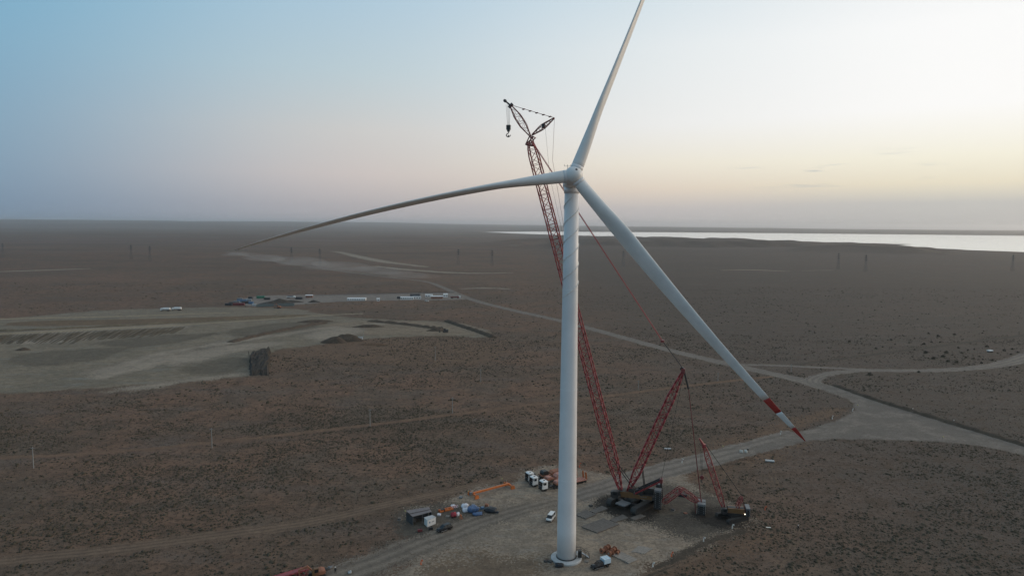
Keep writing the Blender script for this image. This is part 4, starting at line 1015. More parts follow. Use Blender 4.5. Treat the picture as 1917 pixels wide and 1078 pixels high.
lump('tarpaulin_bundle', 'black tarpaulin bundle at the right end of the stores', 'bundle', gp(919, 957), 2.0, 1.35, 'tarpblack', 5, -.3, .65, tie='rope')
lump('tarpaulin_bundle', 'low black tarpaulin heap against the turbine foundation', 'bundle', gp(1047, 1060), 1.1, .9, 'tarpblack', 8, .1, .7, tie='rope')
lump('bulk_bag', 'crumpled pale sack behind the orange cradle', 'wrapping', gp(848, 948), .75, .6, 'bagwhite', 6, .2, .7)
lump('bulk_bag', 'narrow white sack leaning on the red tank', 'bag', gp(857, 965), .6, 1.1, 'bagwhite', 7, .9, .6)
lump('debris_heap', 'scrap heap left of the turbine foundation', 'scrap', gp(1023, 1050), .9, .5, 'track', 9, .9, .6, tie='rust')
tk = thing('red_tank', 'red rounded tank on legs by the stores', 'tank', gp(849, 968), .4)
MB().lathe([(.05, -.85), (.5, -.78), (.72, -.6), (.72, .6), (.5, .78), (.05, .85)], 20, 'x', (0, 0, .95)).build('tank_shell', 'redbag', tk, True)
for x in (-.5, .5): MB().box((x, 0, .2), (.12, 1.0, .4)).build('leg', 'black', tk)
MB().lathe([(.18, 1.6), (.18, 1.8)], 12).build('filler_cap', 'black', tk)
cf = thing('trestle', 'orange folding trestle next to the red tank', 'trestle', gp(863, 971), .5)
for s in (-.35, .35):
    MB().bar((-.35, s, 0), (.02, s, 1.3), .06).build('leg', 'orange', cf); MB().bar((.35, s, 0), (-.02, s, 1.3), .06).build('leg', 'orange', cf)
MB().box((0, 0, 1.3), (.2, 1.0, .12)).build('top_beam', 'orange', cf)
# orange lifting yoke lying across the pad edge
A_, B_ = gp(886, 929), gp(953, 911); yl = (B_ - A_); yk = thing('lifting_beam', 'long orange lifting beam with cross yokes lying by the track', 'lifting beam', A_, math.atan2(yl.y, yl.x))
LY = yl.length
MB().box((LY / 2, 0, 1.15), (LY, .55, .55)).build('main_beam', 'orange', yk)
for x in (0, LY):
    MB().box((x, 0, .85), (.6, 4.6, .5)).build('cross_yoke', 'orange', yk)
    for s in (-1, 1):
        MB().box((x, s * 2.1, .55), (1.5, .7, 1.1), taper=.75).build('clamp_pad', 'orange', yk); MB().bar((x, s * 1.6, 1.0), (x, s * 1.6, 1.9), .1).build('lifting_eye', 'steel', yk)
MB().box((-.8, .2, 1.2), (.9, .7, .8)).build('hydraulic_pack', 'grey', yk)
A_ = gp(822, 958); B_ = gp(843, 953); d_ = B_ - A_
ob = thing('transport_cradle', 'short orange steel cradle lying left of the stores heap', 'cradle', A_, math.atan2(d_.y, d_.x)); L_ = d_.length * 1.2
for y in (-.55, .55): MB().box((L_ / 2, y, .3), (L_, .25, .5)).build('side_beam', 'orange', ob)
for k in range(4): MB().box((L_ * (.1 + .27 * k), 0, .3), (.22, .85, .4)).build('cross_beam', 'orange', ob)
A_ = gp(850, 951); rb = thing('barrier_board', 'red and white striped barrier boards stacked on the ground', 'barrier', A_, .35)
for k in range(4):
    bb = MB().box((.7 * 0 + .4 * (k % 2), .22 * k, .15 + .13 * k), (2.2, .2, .1)).build('board', 'white', rb)
    for i in range(3): MB().box((-.6 + .62 * i + .4 * (k % 2), .22 * k, .155 + .13 * k), (.28, .21, .1)).build('red_stripe', 'bladered', bb)
for (px, py, lab, mt) in ((786, 995, 'red pump set beside the shelter post', 'darkred'), (806, 991, 'small dark generator below the white cabin', 'black'), (829, 957, 'dark compressor left of the orange cradle', 'black')):
    g = thing('generator', lab, 'generator', gp(px, py), .3); MB().box((0, 0, .5), (1.3, .7, .6)).build('housing', mt, g)
    MB().bar((-.75, -.4, .15), (.75, -.4, .15), .05).bar((-.75, .4, .15), (.75, .4, .15), .05).build('skid', 'black', g); MB().lathe([(.12, 0), (.12, .35)], 10, c=(.35, .1, .8)).build('exhaust', 'track', g)
def pallet(label, loc, rz, load=None, n=1):
    o = thing('pallet', label, 'pallet', loc, rz)
    for y in (-.5, 0, .5): MB().box((0, y, .06), (1.2, .12, .12)).build('runner', 'woodpale', o)
    for i in range(5): MB().box((-.5 + .25 * i, 0, .15), (.16, 1.1, .05)).build('deck_board', 'woodpale', o)
    if load: MB().loft([rring(-.5, .48, .18, .18 + .7 * n, .08), rring(.5, .46, .18, .18 + .66 * n, .08)]).build('load', load, o)
    return o
for px, py, ld, n_, lab in ((822, 965, 'bagwhite', .7, 'pallet with a white wrapped load right of the white cabin'), (838, 966, None, 1, 'empty pallet left of the red tank'), (903, 953, 'blue', 1, 'pallet with a blue box between the blue and black bundles'), (911, 948, 'rust', 1.1, 'pallet with a rusty box behind the black bundle'), (886, 947, 'grey', .8, 'pallet with a grey box behind the big blue bundle'), (931, 960, 'tarpblack', .6, 'pallet with a black load right of the black bundle'), (748, 973, 'wood', .8, 'pallet of timber left of the work shelter'), (1030, 1052, 'track', .5, 'pallet of dark parts beside the foundation'), (1098, 1050, None, 1, 'empty pallet between the stair and the pickup'), (1260, 955, 'track', .5, 'pallet of dark rigging between crane and ballast carrier'), (1283, 962, 'rust', .5, 'pallet of rusty rigging left of the ballast carrier'), (1106, 948, 'track', .7, 'pallet of chains left of the large crane'), (863, 932, 'grey', .5, 'pallet of grey parts in front of the lifting beam')):
    pallet(lab, gp(px, py), random.uniform(-.6, .9), ld, n_)
# rusty drums in front of the turbine
for k, (px, py, dz, lab) in enumerate(((1129, 1035, 0, 'left rusty cable drum of the cluster in front of the turbine'), (1142, 1040, 0, 'front rusty cable drum of the cluster, pale rim'), (1137, 1029, 0, 'back rusty cable drum of the cluster'), (1149, 1033, 0, 'middle right rusty cable drum of the cluster'), (1156, 1037, 0, 'rightmost small rusty cable drum of the cluster'))):
    r = (.8, .85, .75, .75, .55)[k]; d = thing('cable_drum', lab, 'cable drum', gp(px, py), math.radians(35 + 6 * k), 'rusty cable drums')
    MB().lathe([(r * .62, -.55), (r * .62, .55)], 20, 'x', (0, 0, r)).build('core', 'rust', d)
    for x in (-.6, .6):
        f = MB().lathe([(r, x - .06), (r, x + .06)], 22, 'x', (0, 0, r)).build('flange', 'rust', d)
        MB().lathe([(r * .34, x - .075), (r * .34, x + .075)], 14, 'x', (0, 0, r)).build('hub_plate', 'woodpale' if k == 1 else 'black', f)
# timber crane mats: every mat a thing, every baulk a part
MATS = [([(1088.2, 986.4), (1117.5, 998.6), (1159, 982.4), (1129.7, 971.2)], 'widest timber crane mat, lying nearest the tower', 'wood'),
        ([(1078, 964), (1096, 972), (1115.5, 964), (1097, 955)], 'timber crane mat directly right of the tower, leftmost of the mats', 'wood'),
        ([(1104, 957.5), (1114, 962), (1138, 953), (1127, 947.5)], 'timber crane mat at the front left of the large crane', 'wood'),
        ([(1142, 974), (1152, 978.3), (1177, 970), (1166, 964)], 'timber crane mat under the front of the large crane', 'wood'),
        ([(1179, 970.5), (1188, 974.5), (1208, 967), (1199, 963.5)], 'timber crane mat right of the near crawler track', 'wood'),
        ([(1145, 1040), (1177, 1056), (1193, 1048.5), (1161, 1033)], 'pale timber mat beside the rusty drums', 'woodpale'),
        ([(1182, 1032), (1206, 1037), (1222, 1027), (1196, 1021)], 'thin pale board lying beyond the rusty drums', 'woodpale')]
for qp, lab, mt in MATS:
    q = [gp(*p) for p in qp]; o0 = q[0]; q = [p - o0 for p in q]; o = thing('crane_mat', lab, 'crane mat', o0 + Vector((0, 0, .05)), 0, 'timber crane mats')
    hgt = .28 if 'thin' not in lab else .10; n = 7
    for k in range(n):
        a, b, c, d = q[0].lerp(q[1], (k + .03) / n), q[0].lerp(q[1], (k + .96) / n), q[3].lerp(q[2], (k + .96) / n), q[3].lerp(q[2], (k + .03) / n)
        e = (d - a).normalized() * random.uniform(-.18, .18); z = Vector((0, 0, hgt + random.uniform(-.02, .03)))
        MB().add([a + e, b + e, c + e, d + e] + [v + z for v in (a + e, b + e, c + e, d + e)], [(3, 2, 1, 0), (4, 5, 6, 7), (0, 1, 5, 4), (1, 2, 6, 5), (2, 3, 7, 6), (3, 0, 4, 7)]).build('baulk', mt, o)

# concrete blocks and boards out on the steppe
for (px, py, L_, W_, H_, mt, nm, lab, cat, rz) in ((1441, 864, 3.2, 1.5, .6, 'concrete', 'concrete_slab', 'pale concrete slab on blocks right of the gravel road', 'slab', -.25), (1250, 841, 2.6, 1.0, .5, 'concrete', 'concrete_slab', 'grey slab lying between the crane mast and its ropes', 'slab', -.1), (1438, 987, 1.5, .5, .12, 'markwhite', 'white_board', 'white board lying on the soil right of the small crane', 'board', -.1), (1853, 659, 3.4, 2.2, 1.6, 'white', 'white_container', 'small white box among the bushes on the far right', 'container', .2)):
    o = thing(nm, lab, cat, gp(px, py), rz); sl_ = MB().box((0, 0, H_ * .75), (L_, W_, H_ * .5)).build('top', mt, o)
    for x in (-.36, .36): MB().box((L_ * x, 0, H_ * .25), (L_ * .16, W_ * .9, H_ * .5)).build('support', 'track', o)
for k, (px, py) in enumerate(((1386, 846), (1389.5, 847), (1395, 846), (1397.5, 847), (1400, 843))):
    lab = ('first white drum from the left on the road bend', 'second white drum from the left on the road bend', 'third white drum from the left on the road bend', 'fourth white drum from the left on the road bend', 'dark drum at the right of the white drums')[k]
    o = thing('steel_drum', lab, 'drum', gp(px, py), .3 * k, 'drums on the road bend')
    MB().lathe([(.28, 0), (.3, .03), (.3, .3), (.32, .33), (.3, .36), (.3, .62), (.32, .65), (.3, .68), (.3, .95), (.28, .98)], 16).build('barrel', 'markwhite' if k < 4 else 'black', o, True)
    MB().lathe([(.27, .97), (.27, .99)], 16).build('lid', 'steel', o)
# marker stakes with flags
STK = [(788, 1056, 'markorange', 'orange', 'on the reddish soil at the bottom left of the pad'), (838, 1075, 'markyellow', 'yellow', 'at the bottom edge below the scraped soil'), (1222, 1060, 'markwhite', 'white', 'by the dark verge right of the pickup'), (1257, 1041, 'markorange', 'orange', 'by the dark verge below the small crane'),
       (1317, 1013, 'markwhite', 'white', 'on the pad edge left of the small crane'), (1371, 988, 'markwhite', 'white', 'directly below the smaller crane'), (1352, 841, 'markyellow', 'yellow', 'on the verge above the road near the drums'), (1596, 769, 'markwhite', 'white', 'taller of two left of the junction'), (1604, 763, 'markyellow', 'yellow', 'at the top left of the junction'),
       (1558, 784, 'markwhite', 'white', 'on the left verge of the junction'), (1708, 770, 'markwhite', 'white', 'on the bank above the junction'), (1784, 792, 'markwhite', 'white', 'on the bank at the far right'), (1461, 813, 'markwhite', 'white', 'beside the banded blade tip'), (1764, 823, 'markyellow', 'yellow', 'on the lower edge of the junction'),
       (938, 901, 'markyellow', 'yellow', 'behind the far end of the orange beam'), (875, 925, 'markyellow', 'yellow', 'behind the near end of the orange beam'), (1085, 874, 'markorange', 'orange', 'behind the trailers right of the tower'), (1277, 866, 'markwhite', 'white', 'on the road edge left of the ballast ropes'), (1432, 954, 'markorange', 'red orange', 'on bare soil right of the small crane'), (757, 962, 'markyellow', 'yellow', 'at the left corner of the shelter')]
for px, py, mt, cn_, where in STK:
    h = 1.35 if 'taller' in where or py > 900 else 1.7
    o = thing('marker_stake', f'{cn_} marker stake {where}', 'marker', gp(px, py), random.uniform(-.5, .5), 'survey marker stakes')
    MB().bar((0, 0, 0), (0.05, 0, h), .06, 5, .05).build('stake', 'woodpale', o)
    MB().prism([(0, h), (.55, h - .12), (.5, h - .5), (.02, h - .45)], -.03, .03).build('flag', mt, o)
    if mt != 'markyellow': MB().box((0, 0, .45), (.34, .34, .9), taper=.45).build('marker_base', mt, o)

# ------------------------------------------------------------------ people
def person(label, loc, rz, stride=.16, arms=.1):
    o = thing('person', label, 'person', loc, rz)
    J = {}; Ed = []; R_ = {}
    def add(n, p, r, par=None):
        J[n] = (len(J), p); R_[n] = r
        if par: Ed.append((J[par][0], J[n][0]))
    add('pelvis', (0, 0, .95), (.15, .12)); add('waist', (0, 0, 1.1), (.14, .105), 'pelvis'); add('chest', (0, 0, 1.32), (.17, .12), 'waist'); add('neck', (.0, 0, 1.50), (.062, .062), 'chest')
    add('chin', (.02, 0, 1.58), (.075, .085), 'neck'); add('skull', (.01, 0, 1.70), (.085, .1), 'chin'); add('crown', (0, 0, 1.77), (.05, .06), 'skull'); add('nose', (.115, 0, 1.645), (.014, .014), 'chin')
    for s, n in ((1, 'L'), (-1, 'R')):
        add('sh' + n, (0, s * .19, 1.42), (.07, .07), 'chest'); add('el' + n, (-.03 + arms * s, s * .27, 1.14), (.048, .048), 'sh' + n); add('wr' + n, (.09 + arms * s, s * .25, .91), (.033, .033), 'el' + n)
        add('pa' + n, (.12 + arms * s, s * .245, .83), (.038, .022), 'wr' + n)
        for k in range(4): add(f'f{k}a' + n, (.09 + .022 * k + arms * s, s * .25, .77 - .004 * abs(k - 1.5)), (.009, .009), 'pa' + n); add(f'f{k}b' + n, (.10 + .024 * k + arms * s, s * .235, .73 + .006 * abs(k - 2)), (.008, .008), f'f{k}a' + n)
        add('t0' + n, (.17 + arms * s, s * .235, .81), (.01, .01), 'pa' + n)
        add('hi' + n, (0, s * .1, .9), (.10, .10), 'pelvis'); add('kn' + n, (.03 + stride * s * .5, s * .115, .5), (.065, .065), 'hi' + n); add('an' + n, (stride * s, s * .12, .09), (.045, .045), 'kn' + n); add('to' + n, (.17 + stride * s, s * .13, .05), (.045, .04), 'an' + n)
    me = bpy.data.meshes.new('body'); me.from_pydata([p for _, p in J.values()], Ed, [])
    ob = bpy.data.objects.new('body', me); col.objects.link(ob)
    ob.modifiers.new('Skin', 'SKIN'); sk = ob.modifiers.new('Subsurf', 'SUBSURF'); sk.levels = 1; sk.render_levels = 1
    for v, n in zip(me.skin_vertices[0].data, J): v.radius = R_[n]; v.use_root = (n == 'pelvis')
    dg = bpy.context.evaluated_depsgraph_get(); m2 = bpy.data.meshes.new_from_object(ob.evaluated_get(dg)); bpy.data.objects.remove(ob)
    for k in ('skin', 'cloth', 'trousers'): m2.materials.append(MT[k])
    for f in m2.polygons:
        c = f.center; f.use_smooth = True
        f.material_index = 0 if c.z > 1.5 or (abs(c.y) > .2 and c.z < .9 and c.z > .68) else (1 if c.z > .97 else 2)
    m2.name = 'body'; b = place('body', m2, o)
    MB().lathe([(.14, 1.70), (.125, 1.76), (.09, 1.82), (.02, 1.845)], 16).lathe([(.17, 1.695), (.165, 1.71), (.12, 1.715)], 16).build('helmet', 'helmet', o, True)
    return o
person('person in dark clothes walking beside the red crane section at the bottom', gp(628, 1073), math.radians(-60), .17, .08)
person('person in dark clothes with pale helmet alone on the right steppe', gp(1494, 993), math.radians(200), .08, .03)

# ------------------------------------------------------------------ red crane sections at the bottom edge
A_, B_ = gp(500, 1096), gp(577, 1072); d_ = B_ - A_; L_ = d_.length
rc = thing('boom_section', 'red lattice boom section lying at the bottom edge of the picture', 'crane part', A_, math.atan2(d_.y, d_.x))
lt = lattice('lacing', rc, (0, 0, .85), (L_, 0, .85), 1.9, 1.25, 1.3, 'red', .13, .06, .05, .05, .9, .9)
MB().box((L_ * .55, 0, 1.52), (L_ * .7, 1.5, .12)).build('catwalk', 'red', rc)
for k in (.1, .9): MB().box((L_ * k, 0, .12), (.4, 2.2, .24)).build('timber_bearer', 'wood', rc)
ex = thing('excavator', 'rusty brown excavator at the bottom edge next to a walking person', 'excavator', gp(594, 1080), math.radians(205))
for s in (-1, 1): crawler(ex, (0, s * 1.15, 0), 3.9, .6, .85, 0)
MB().lathe([(.7, .75), (.7, 1.0)], 18).build('slewing_ring', 'black', ex)
MB().loft([rring(-1.9, 1.1, 1.0, 1.9, .2), rring(-1.0, 1.25, 1.0, 2.1, .12), rring(.6, 1.25, 1.0, 2.0, .12), rring(1.2, 1.2, 1.0, 1.6, .12)]).build('house', 'rust', ex)
c_ = MB().loft([rring(-.2, .5, 1.0, 2.9, .08), rring(.9, .5, 1.0, 2.9, .08), rring(1.35, .48, 1.1, 2.3, .08)]); c_.v = [(x, y + .75, z) for x, y, z in c_.v]; co_ = c_.build('cab', 'yellow', ex)
MB().box((.4, 1.26, 2.3), (.9, .04, .8)).build('side_window', 'glass', co_)
MB().loft([[(1.0, -.5, 1.5), (1.0, .1, 1.5), (1.0, .1, 2.0), (1.0, -.5, 2.0)], [(2.4, -.5, 3.0), (2.4, .1, 3.0), (2.3, .1, 3.5), (2.3, -.5, 3.5)], [(4.4, -.4, 2.6), (4.4, 0, 2.6), (4.4, 0, 2.9), (4.4, -.4, 2.9)]]).build('boom_arm', 'rust', ex)
MB().loft([[(4.2, -.4, 2.9), (4.6, -.4, 2.9), (4.6, 0, 2.9), (4.2, 0, 2.9)], [(4.0, -.35, .7), (4.25, -.35, .7), (4.25, -.05, .7), (4.0, -.05, .7)]]).build('dipper', 'rust', ex)
bk = [(4.3, .9), (4.5, .3), (3.9, .0), (3.3, .2), (3.5, .75)]; MB().prism(bk, -.75, .35).build('bucket', 'track', ex)
for k, (px, py, r_, lab) in enumerate(((611, 1066, .55, 'dark tool heap left of the walking person'), (618, 1063, .6, 'pale and dark tool heap behind the walking person'), (655, 1072, .55, 'pale rubble heap right of the walking person'))):
    lump('tool_heap', lab, 'heap', gp(px, py), r_, .5, ('track', 'grey', 'concrete')[k], 20 + k, k, .8, tie='rope')

# ------------------------------------------------------------------ poles along the dirt track
POLES = [(63, 876, 7.9), (397, 838, 8.0), (693, 798, 7.8), (847, 773, 7.6), (900, 715, 7.5), (815, 675, 9.5), (1195, 729, 5.0), (1344, 713, 5.0), (1481, 696, 5.0)]
PW_ = ['leftmost on the dirt track', 'second from the left on the dirt track', 'third from the left on the dirt track', 'fourth from the left on the dirt track', 'standing back from the track left of the tower', 'farthest back, below the borrow pit', 'seen between tower and mast', 'between mast and lower blade', 'right of the lower blade by the fork']
for (px, py, h), wh in zip(POLES, PW_):
    o = thing('utility_pole', 'thin concrete pole ' + wh, 'pole', gp(px, py), .25, 'poles along the dirt track')
    MB().bar((0, 0, 0), (0, 0, h), .17, 8, .10).build('shaft', 'concpole', o)
    MB().box((0, 0, h - .5), (1.5, .1, .12)).build('crossarm', 'concpole', o)
    for x in (-.65, 0, .65): MB().lathe([(.05, h - .44), (.08, h - .3), (.05, h - .2)], 8, c=(x, 0, 0)).build('insulator', 'black', o)
# transmission pylons on the skyline plain
PYL = [(6, 484), (246, 486), (281, 489), (546, 491), (599, 495), (858, 495), (921, 498), (1167, 499), (1569, 504), (1620, 509), (1895, 508)]
PN = ['leftmost, at the picture edge', 'second from the left', 'third from the left', 'fourth from the left, near the dusty road', 'fifth from the left', 'sixth from the left', 'seventh from the left, left of the crane boom', 'just right of the tower', 'right of the lower blade, first of a pair', 'right of the lower blade, second of a pair', 'rightmost, near the lake']
def pylon_parts(h):
    legs = []
    for sx, sy in ((-1, -1), (1, -1), (1, 1), (-1, 1)):
        legs.append(MB().bar((sx * 2.6, sy * 2.6, 0), (sx * .7, sy * .7, h * .78), .15, 4, .12).bar((sx * .7, sy * .7, h * .78), (sx * .3, sy * .3, h), .12, 4, .1))
    br = MB(); n = 9
    for i in range(n):
        a, b = i / n, (i + 1) / n; wa, wb = 2.6 - 2.1 * a, 2.6 - 2.1 * b
        for k in range(4):
            q = [(-1, -1), (1, -1), (1, 1), (-1, 1)]; u, v = q[k], q[(k + 1) % 4]
            br.bar((u[0] * wa, u[1] * wa, a * h), (v[0] * wb, v[1] * wb, b * h), .06, 4); br.bar((v[0] * wa, v[1] * wa, a * h), (u[0] * wb, u[1] * wb, b * h), .06, 4)
    arms = [MB().prism([(-w, z), (0, z + .8), (w, z), (0, z - .9)], -.2, .2) for z, w in ((h * .70, 4.2), (h * .82, 5.2), (h * .94, 3.6))]
    return legs, br, arms
for (px, py), wh in zip(PYL, PN):
    g_0 = G(px, py); g_0.z = 0
    dist = math.hypot(g_0.x, g_0.y); g_0.z = ground_z(g_0.x, g_0.y)
    h = 34.0
    o = thing('transmission_pylon', 'slender lattice pylon on the far plain, ' + wh, 'pylon', g_0, random.uniform(-.2, .2), 'pylons crossing the far plain')
    legs, br, arms = pylon_parts(h)
    for l in legs: l.build('leg', 'pylon', o)
    br.build('bracing', 'pylon', o)
    for a in arms: a.build('crossarm', 'pylon', o)

# ------------------------------------------------------------------ earthworks: heaps, machines, hut
hp_ = [gp(467, 703), gp(504, 702), gp(506, 655), gp(468, 668)]; o0 = hp_[0]; q = [p - o0 for p in hp_]
dk = thing('rubble_ramp', 'dark grey rubble ramp at the end of the pale earthworks', 'rubble ramp', o0)
mb = MB(); n = 14; vs = []
for j in range(n):
    for i in range(n):
        u, v = i / (n - 1), j / (n - 1); p = q[0].lerp(q[1], u).lerp(q[3].lerp(q[2], u), v)
        e = min(u, 1 - u, v * 1.3, 1 - v) ; z = min(1, e * 16) * (2.0 + 1.8 * v) * (.8 + .35 * random.random())
        vs.append((p.x + random.uniform(-.5, .5), p.y + random.uniform(-1.4, 1.4), z + .03))
mb.add(vs, [(j * n + i, j * n + i + 1, (j + 1) * n + i + 1, (j + 1) * n + i) for j in range(n - 1) for i in range(n - 1)]); mb.build('rubble_surface', soil('dark_rubble', (.045, .045, .046), (.06, .058, .056), (.035, .035, .035), 6, 3, .9, .4), dk)  # rubble in a darker grey than the ground around it
pp = gp(467, 668) - o0; MB().bar(pp, pp + Vector((-.8, 0, 4.2)), .16, 5).build('leaning_post', 'black', dk)
for k, (px, py, rx, ry, h, lab) in enumerate(((625, 641, 10, 5, 4.0, 'dark spoil heap at the left of the pair by the hut'), (650, 637, 13, 6, 4.6, 'dark spoil heap at the right of the pair by the hut'), (43, 655, 5, 3, 1.6, 'low dark soil heap on the left of the earthworks'), (700, 645, 12, 5, 1.3, 'low reddish bank right of the hut'), (590, 602, 16, 7, 1.8, 'brown soil heap in the middle of the earthworks'), (690, 612, 14, 4, 2.0, 'pale brown heap in the borrow pit'))):
    mound('spoil_heap', gp(px, py), rx, ry, h, MT['spoil'] if k != 3 else soil('red_bank', (.12, .085, .065), (.14, .1, .075), (.1, .08, .06), 8, 3, .9, .3), lab, 'spoil heap', random.uniform(-.3, .3), 30 + k, .25)
hut = thing('site_hut', 'small white hut with a thin mast above the borrow pit', 'hut', gp(675, 637), .2)
MB().box((0, 0, 1.3), (3.2, 2.4, 2.6)).build('hut_wall', 'white', hut); MB().prism([(-1.9, 2.58), (1.9, 2.75), (1.9, 2.9), (-1.9, 2.73)], -1.4, 1.4).build('hut_roof', 'grey', hut); MB().box((.5, -1.22, 1.0), (.8, .05, 1.9)).build('door', 'grey', hut); MB().bar((2.2, 0, 0), (2.2, 0, 9.5), .12, 6, .07).build('mast', 'concpole', hut)

def digger(label, loc, rz, paint, k=1.0):
    """tracked excavator seen from far off"""
    o = thing('excavator', label, 'excavator', loc, rz)
    for s in (-1, 1): MB().box((0, s * 1.2, .45), (4.2, .65, .9), taper=.86).build('crawler', 'track', o)
    MB().box((-.4, 0, 1.75), (3.4, 2.6, 1.3), taper=.92).build('house', paint, o); c = MB().box((.8, .8, 2.4), (1.4, 1.0, 1.7), taper=.9).build('cab', paint, o); MB().box((1.0, 1.3, 2.6), (.9, .08, .9)).build('side_window', 'glass', c)
    MB().loft([[(1.2, -.6, 1.6), (1.2, 0, 1.6), (1.2, 0, 2.1), (1.2, -.6, 2.1)], [(3.0, -.6, 4.2), (3.0, 0, 4.2), (2.8, 0, 4.8), (2.8, -.6, 4.8)], [(5.6, -.5, 3.4), (5.6, -.1, 3.4), (5.6, -.1, 3.8), (5.6, -.5, 3.8)]]).build('boom_arm', paint, o)
    MB().bar((5.5, -.3, 3.7), (5.0, -.3, .9), .24, 4).build('dipper', paint, o); MB().prism([(5.3, 1.2), (5.4, .3), (4.6, .1), (4.1, .7)], -.9, .3).build('bucket', 'track', o)
    return o
digger('dark excavator working at the foot of the pit scarp', gp(834, 622), math.radians(200), 'black')
digger('brown and white excavator in front of the grey fence of the far yard', gp(522, 577), math.radians(170), 'rust')
mound('spoil_heap', gp(818, 619), 9, 3.5, 2.2, MT['spoil'], 'pale heap beside the dark excavator in the pit', 'spoil heap', .1, 55, .2)

def tank_truck(label, loc, rz):
    o = thing('tank_truck', label, 'truck', loc, rz, 'white trucks on the haul road')
    MB().box((-1.0, 0, .9), (8.4, .9, .35)).build('chassis', 'black', o)
    c = MB().loft([rring(2.3, 1.2, .7, 2.9, .12), rring(3.9, 1.2, .7, 2.9, .12), rring(4.2, 1.15, .75, 2.2, .12)]).build('cab', 'white', o); MB().box((4.1, 0, 2.35), (.35, 2.0, .8), Matrix.Rotation(-.35, 3, 'Y')).build('windscreen', 'glass', c)
    t = MB().lathe([(.3, -5.2), (1.15, -5.0), (1.25, -4.6), (1.25, 1.4), (1.15, 1.8), (.3, 2.0)], 18, 'x', (0, 0, 2.2)).build('tank', 'white', o, True); MB().box((-1.6, 0, 3.48), (5.4, .6, .12)).build('catwalk', 'grey', t)
    for x in (3.2, -2.4, -3.8):
        for s in (-1, 1): wheel(o, (x, s * 1.05, .5), .5, .34)
    return o
tank_truck('front one of two white tank trucks on the haul road', gp(309, 582), math.radians(183))
tank_truck('rear one of two white tank trucks on the haul road', gp(330, 581), math.radians(183))

# ------------------------------------------------------------------ far yard
def container(label, loc, rz, L, W, H, mat, name='shipping_container', cat='container', group=None):
    o = thing(name, label, cat, loc, rz, group)
    b = MB().box((0, 0, H / 2 + .1), (L, W, H)).build('box_body', mat, o); n = max(4, int(L / 1.2))
    for i in range(n): MB().box((-L / 2 + L * (i + .5) / n, -W / 2 - .04, H / 2 + .1), (L / n * .5, .08, H * .86)).build('corrugation', mat, b)
    for s in (-.25, .25): MB().box((L / 2 + .03, W * s, H / 2 + .1), (.06, W * .46, H * .9)).build('door', mat, o)
    for sx in (-1, 1):
        for sy in (-1, 1): MB().bar((sx * (L / 2 - .05), sy * (W / 2 - .05), 0), (sx * (L / 2 - .05), sy * (W / 2 - .05), H + .14), .1, 4).build('corner_post', 'grey', o)
    return o
def cabin_row(label, loc, rz, L, W, H, mat, nwin, roof='white', name='office_cabin', cat='cabin'):
    o = thing(name, label, cat, loc, rz)
    MB().box((0, 0, H / 2), (L, W, H)).build('wall', mat, o)
    MB().prism([(-W / 2 - .4, H), (0, H + .9), (W / 2 + .4, H), (W / 2 + .4, H - .15), (-W / 2 - .4, H - .15)], -L / 2 - .3, L / 2 + .3)
    r = MB().prism([(-W / 2 - .4, H + .01), (0, H + .9), (W / 2 + .4, H + .01)], -L / 2 - .3, L / 2 + .3); r.v = [(y, x, z) for x, y, z in r.v]; r.build('roof', roof, o)
    for i in range(nwin):
        w = MB().box((-L / 2 + L * (i + .5) / nwin, -W / 2 - .03, H * .55), (min(1.4, L / nwin * .5), .06, 1.0)).build('window', 'glass', o); MB().box((-L / 2 + L * (i + .5) / nwin, -W / 2 - .07, H * .55 - .55), (min(1.5, L / nwin * .55), .14, .08)).build('sill', 'white', w)
    return o
def flat_truck(label, loc, rz, paint, load=None):
    o = thing('flatbed_truck', label, 'truck', loc, rz)
    c = MB().loft([rring(2.6, 1.2, .6, 2.9, .1), rring(4.2, 1.2, .6, 2.9, .1), rring(4.5, 1.15, .7, 2.1, .1)]).build('cab', paint, o); MB().box((4.4, 0, 2.3), (.3, 2.0, .8), Matrix.Rotation(-.35, 3, 'Y')).build('windscreen', 'glass', c)
    MB().box((-1.6, 0, 1.2), (8.0, 2.5, .3)).build('bed', 'track', o)
    for s in (-1, 1): MB().box((-1.6, s * 1.22, 1.7), (8.0, .08, .75)).build('side_board', paint, o)
    if load: MB().box((-1.6, 0, 2.1), (7.0, 2.2, 1.4), taper=.85).build('load', load, o)
    for x in (3.3, -3.0, -4.4):
        for s in (-1, 1): wheel(o, (x, s * 1.1, .5), .5, .35)
    return o
def yz(px, py): return gp(px, py)
container('green shipping container at the back of the far yard', yz(488, 558.5), .12, 9.0, 2.6, 2.9, 'green')
container('dark red container at the front left corner of the far yard', yz(447, 571.5), .05, 12.0, 2.6, 2.6, 'darkred')
container('blue grey container behind the red one in the yard', yz(453, 565), .05, 10.0, 2.6, 2.6, 'blue')
container('pale grey container right of the blue grey one', yz(466, 564), .1, 6.0, 2.5, 2.6, 'steel')
container('small grey container in the middle of the yard corner', yz(443, 567.5), .1, 6.0, 2.4, 2.5, 'grey')
container('white bin next to the grey yard fence', yz(476, 573), .1, 4.4, 2.4, 2.4, 'concrete')
container('dark container at the left tip of the far yard', yz(428, 571.5), .05, 7.0, 2.5, 2.2, 'shedwall')
flat_truck('dark truck with white cab at the back of the yard', yz(546, 558), math.radians(5), 'white', 'tarpblack')
cabin_row('brown cabin with pale roof on the back edge of the yard', yz(579, 557), .1, 8, 3, 2.6, 'rust', 3, 'white')
cabin_row('long white low building in the middle of the gravel yard', yz(668, 562), .04, 21, 6, 2.2, 'white', 8, 'white', 'low_building', 'building')
cabin_row('small white kiosk right of the long low building', yz(708, 563.5), .2, 3.2, 2.8, 2.6, 'white', 1, 'white')
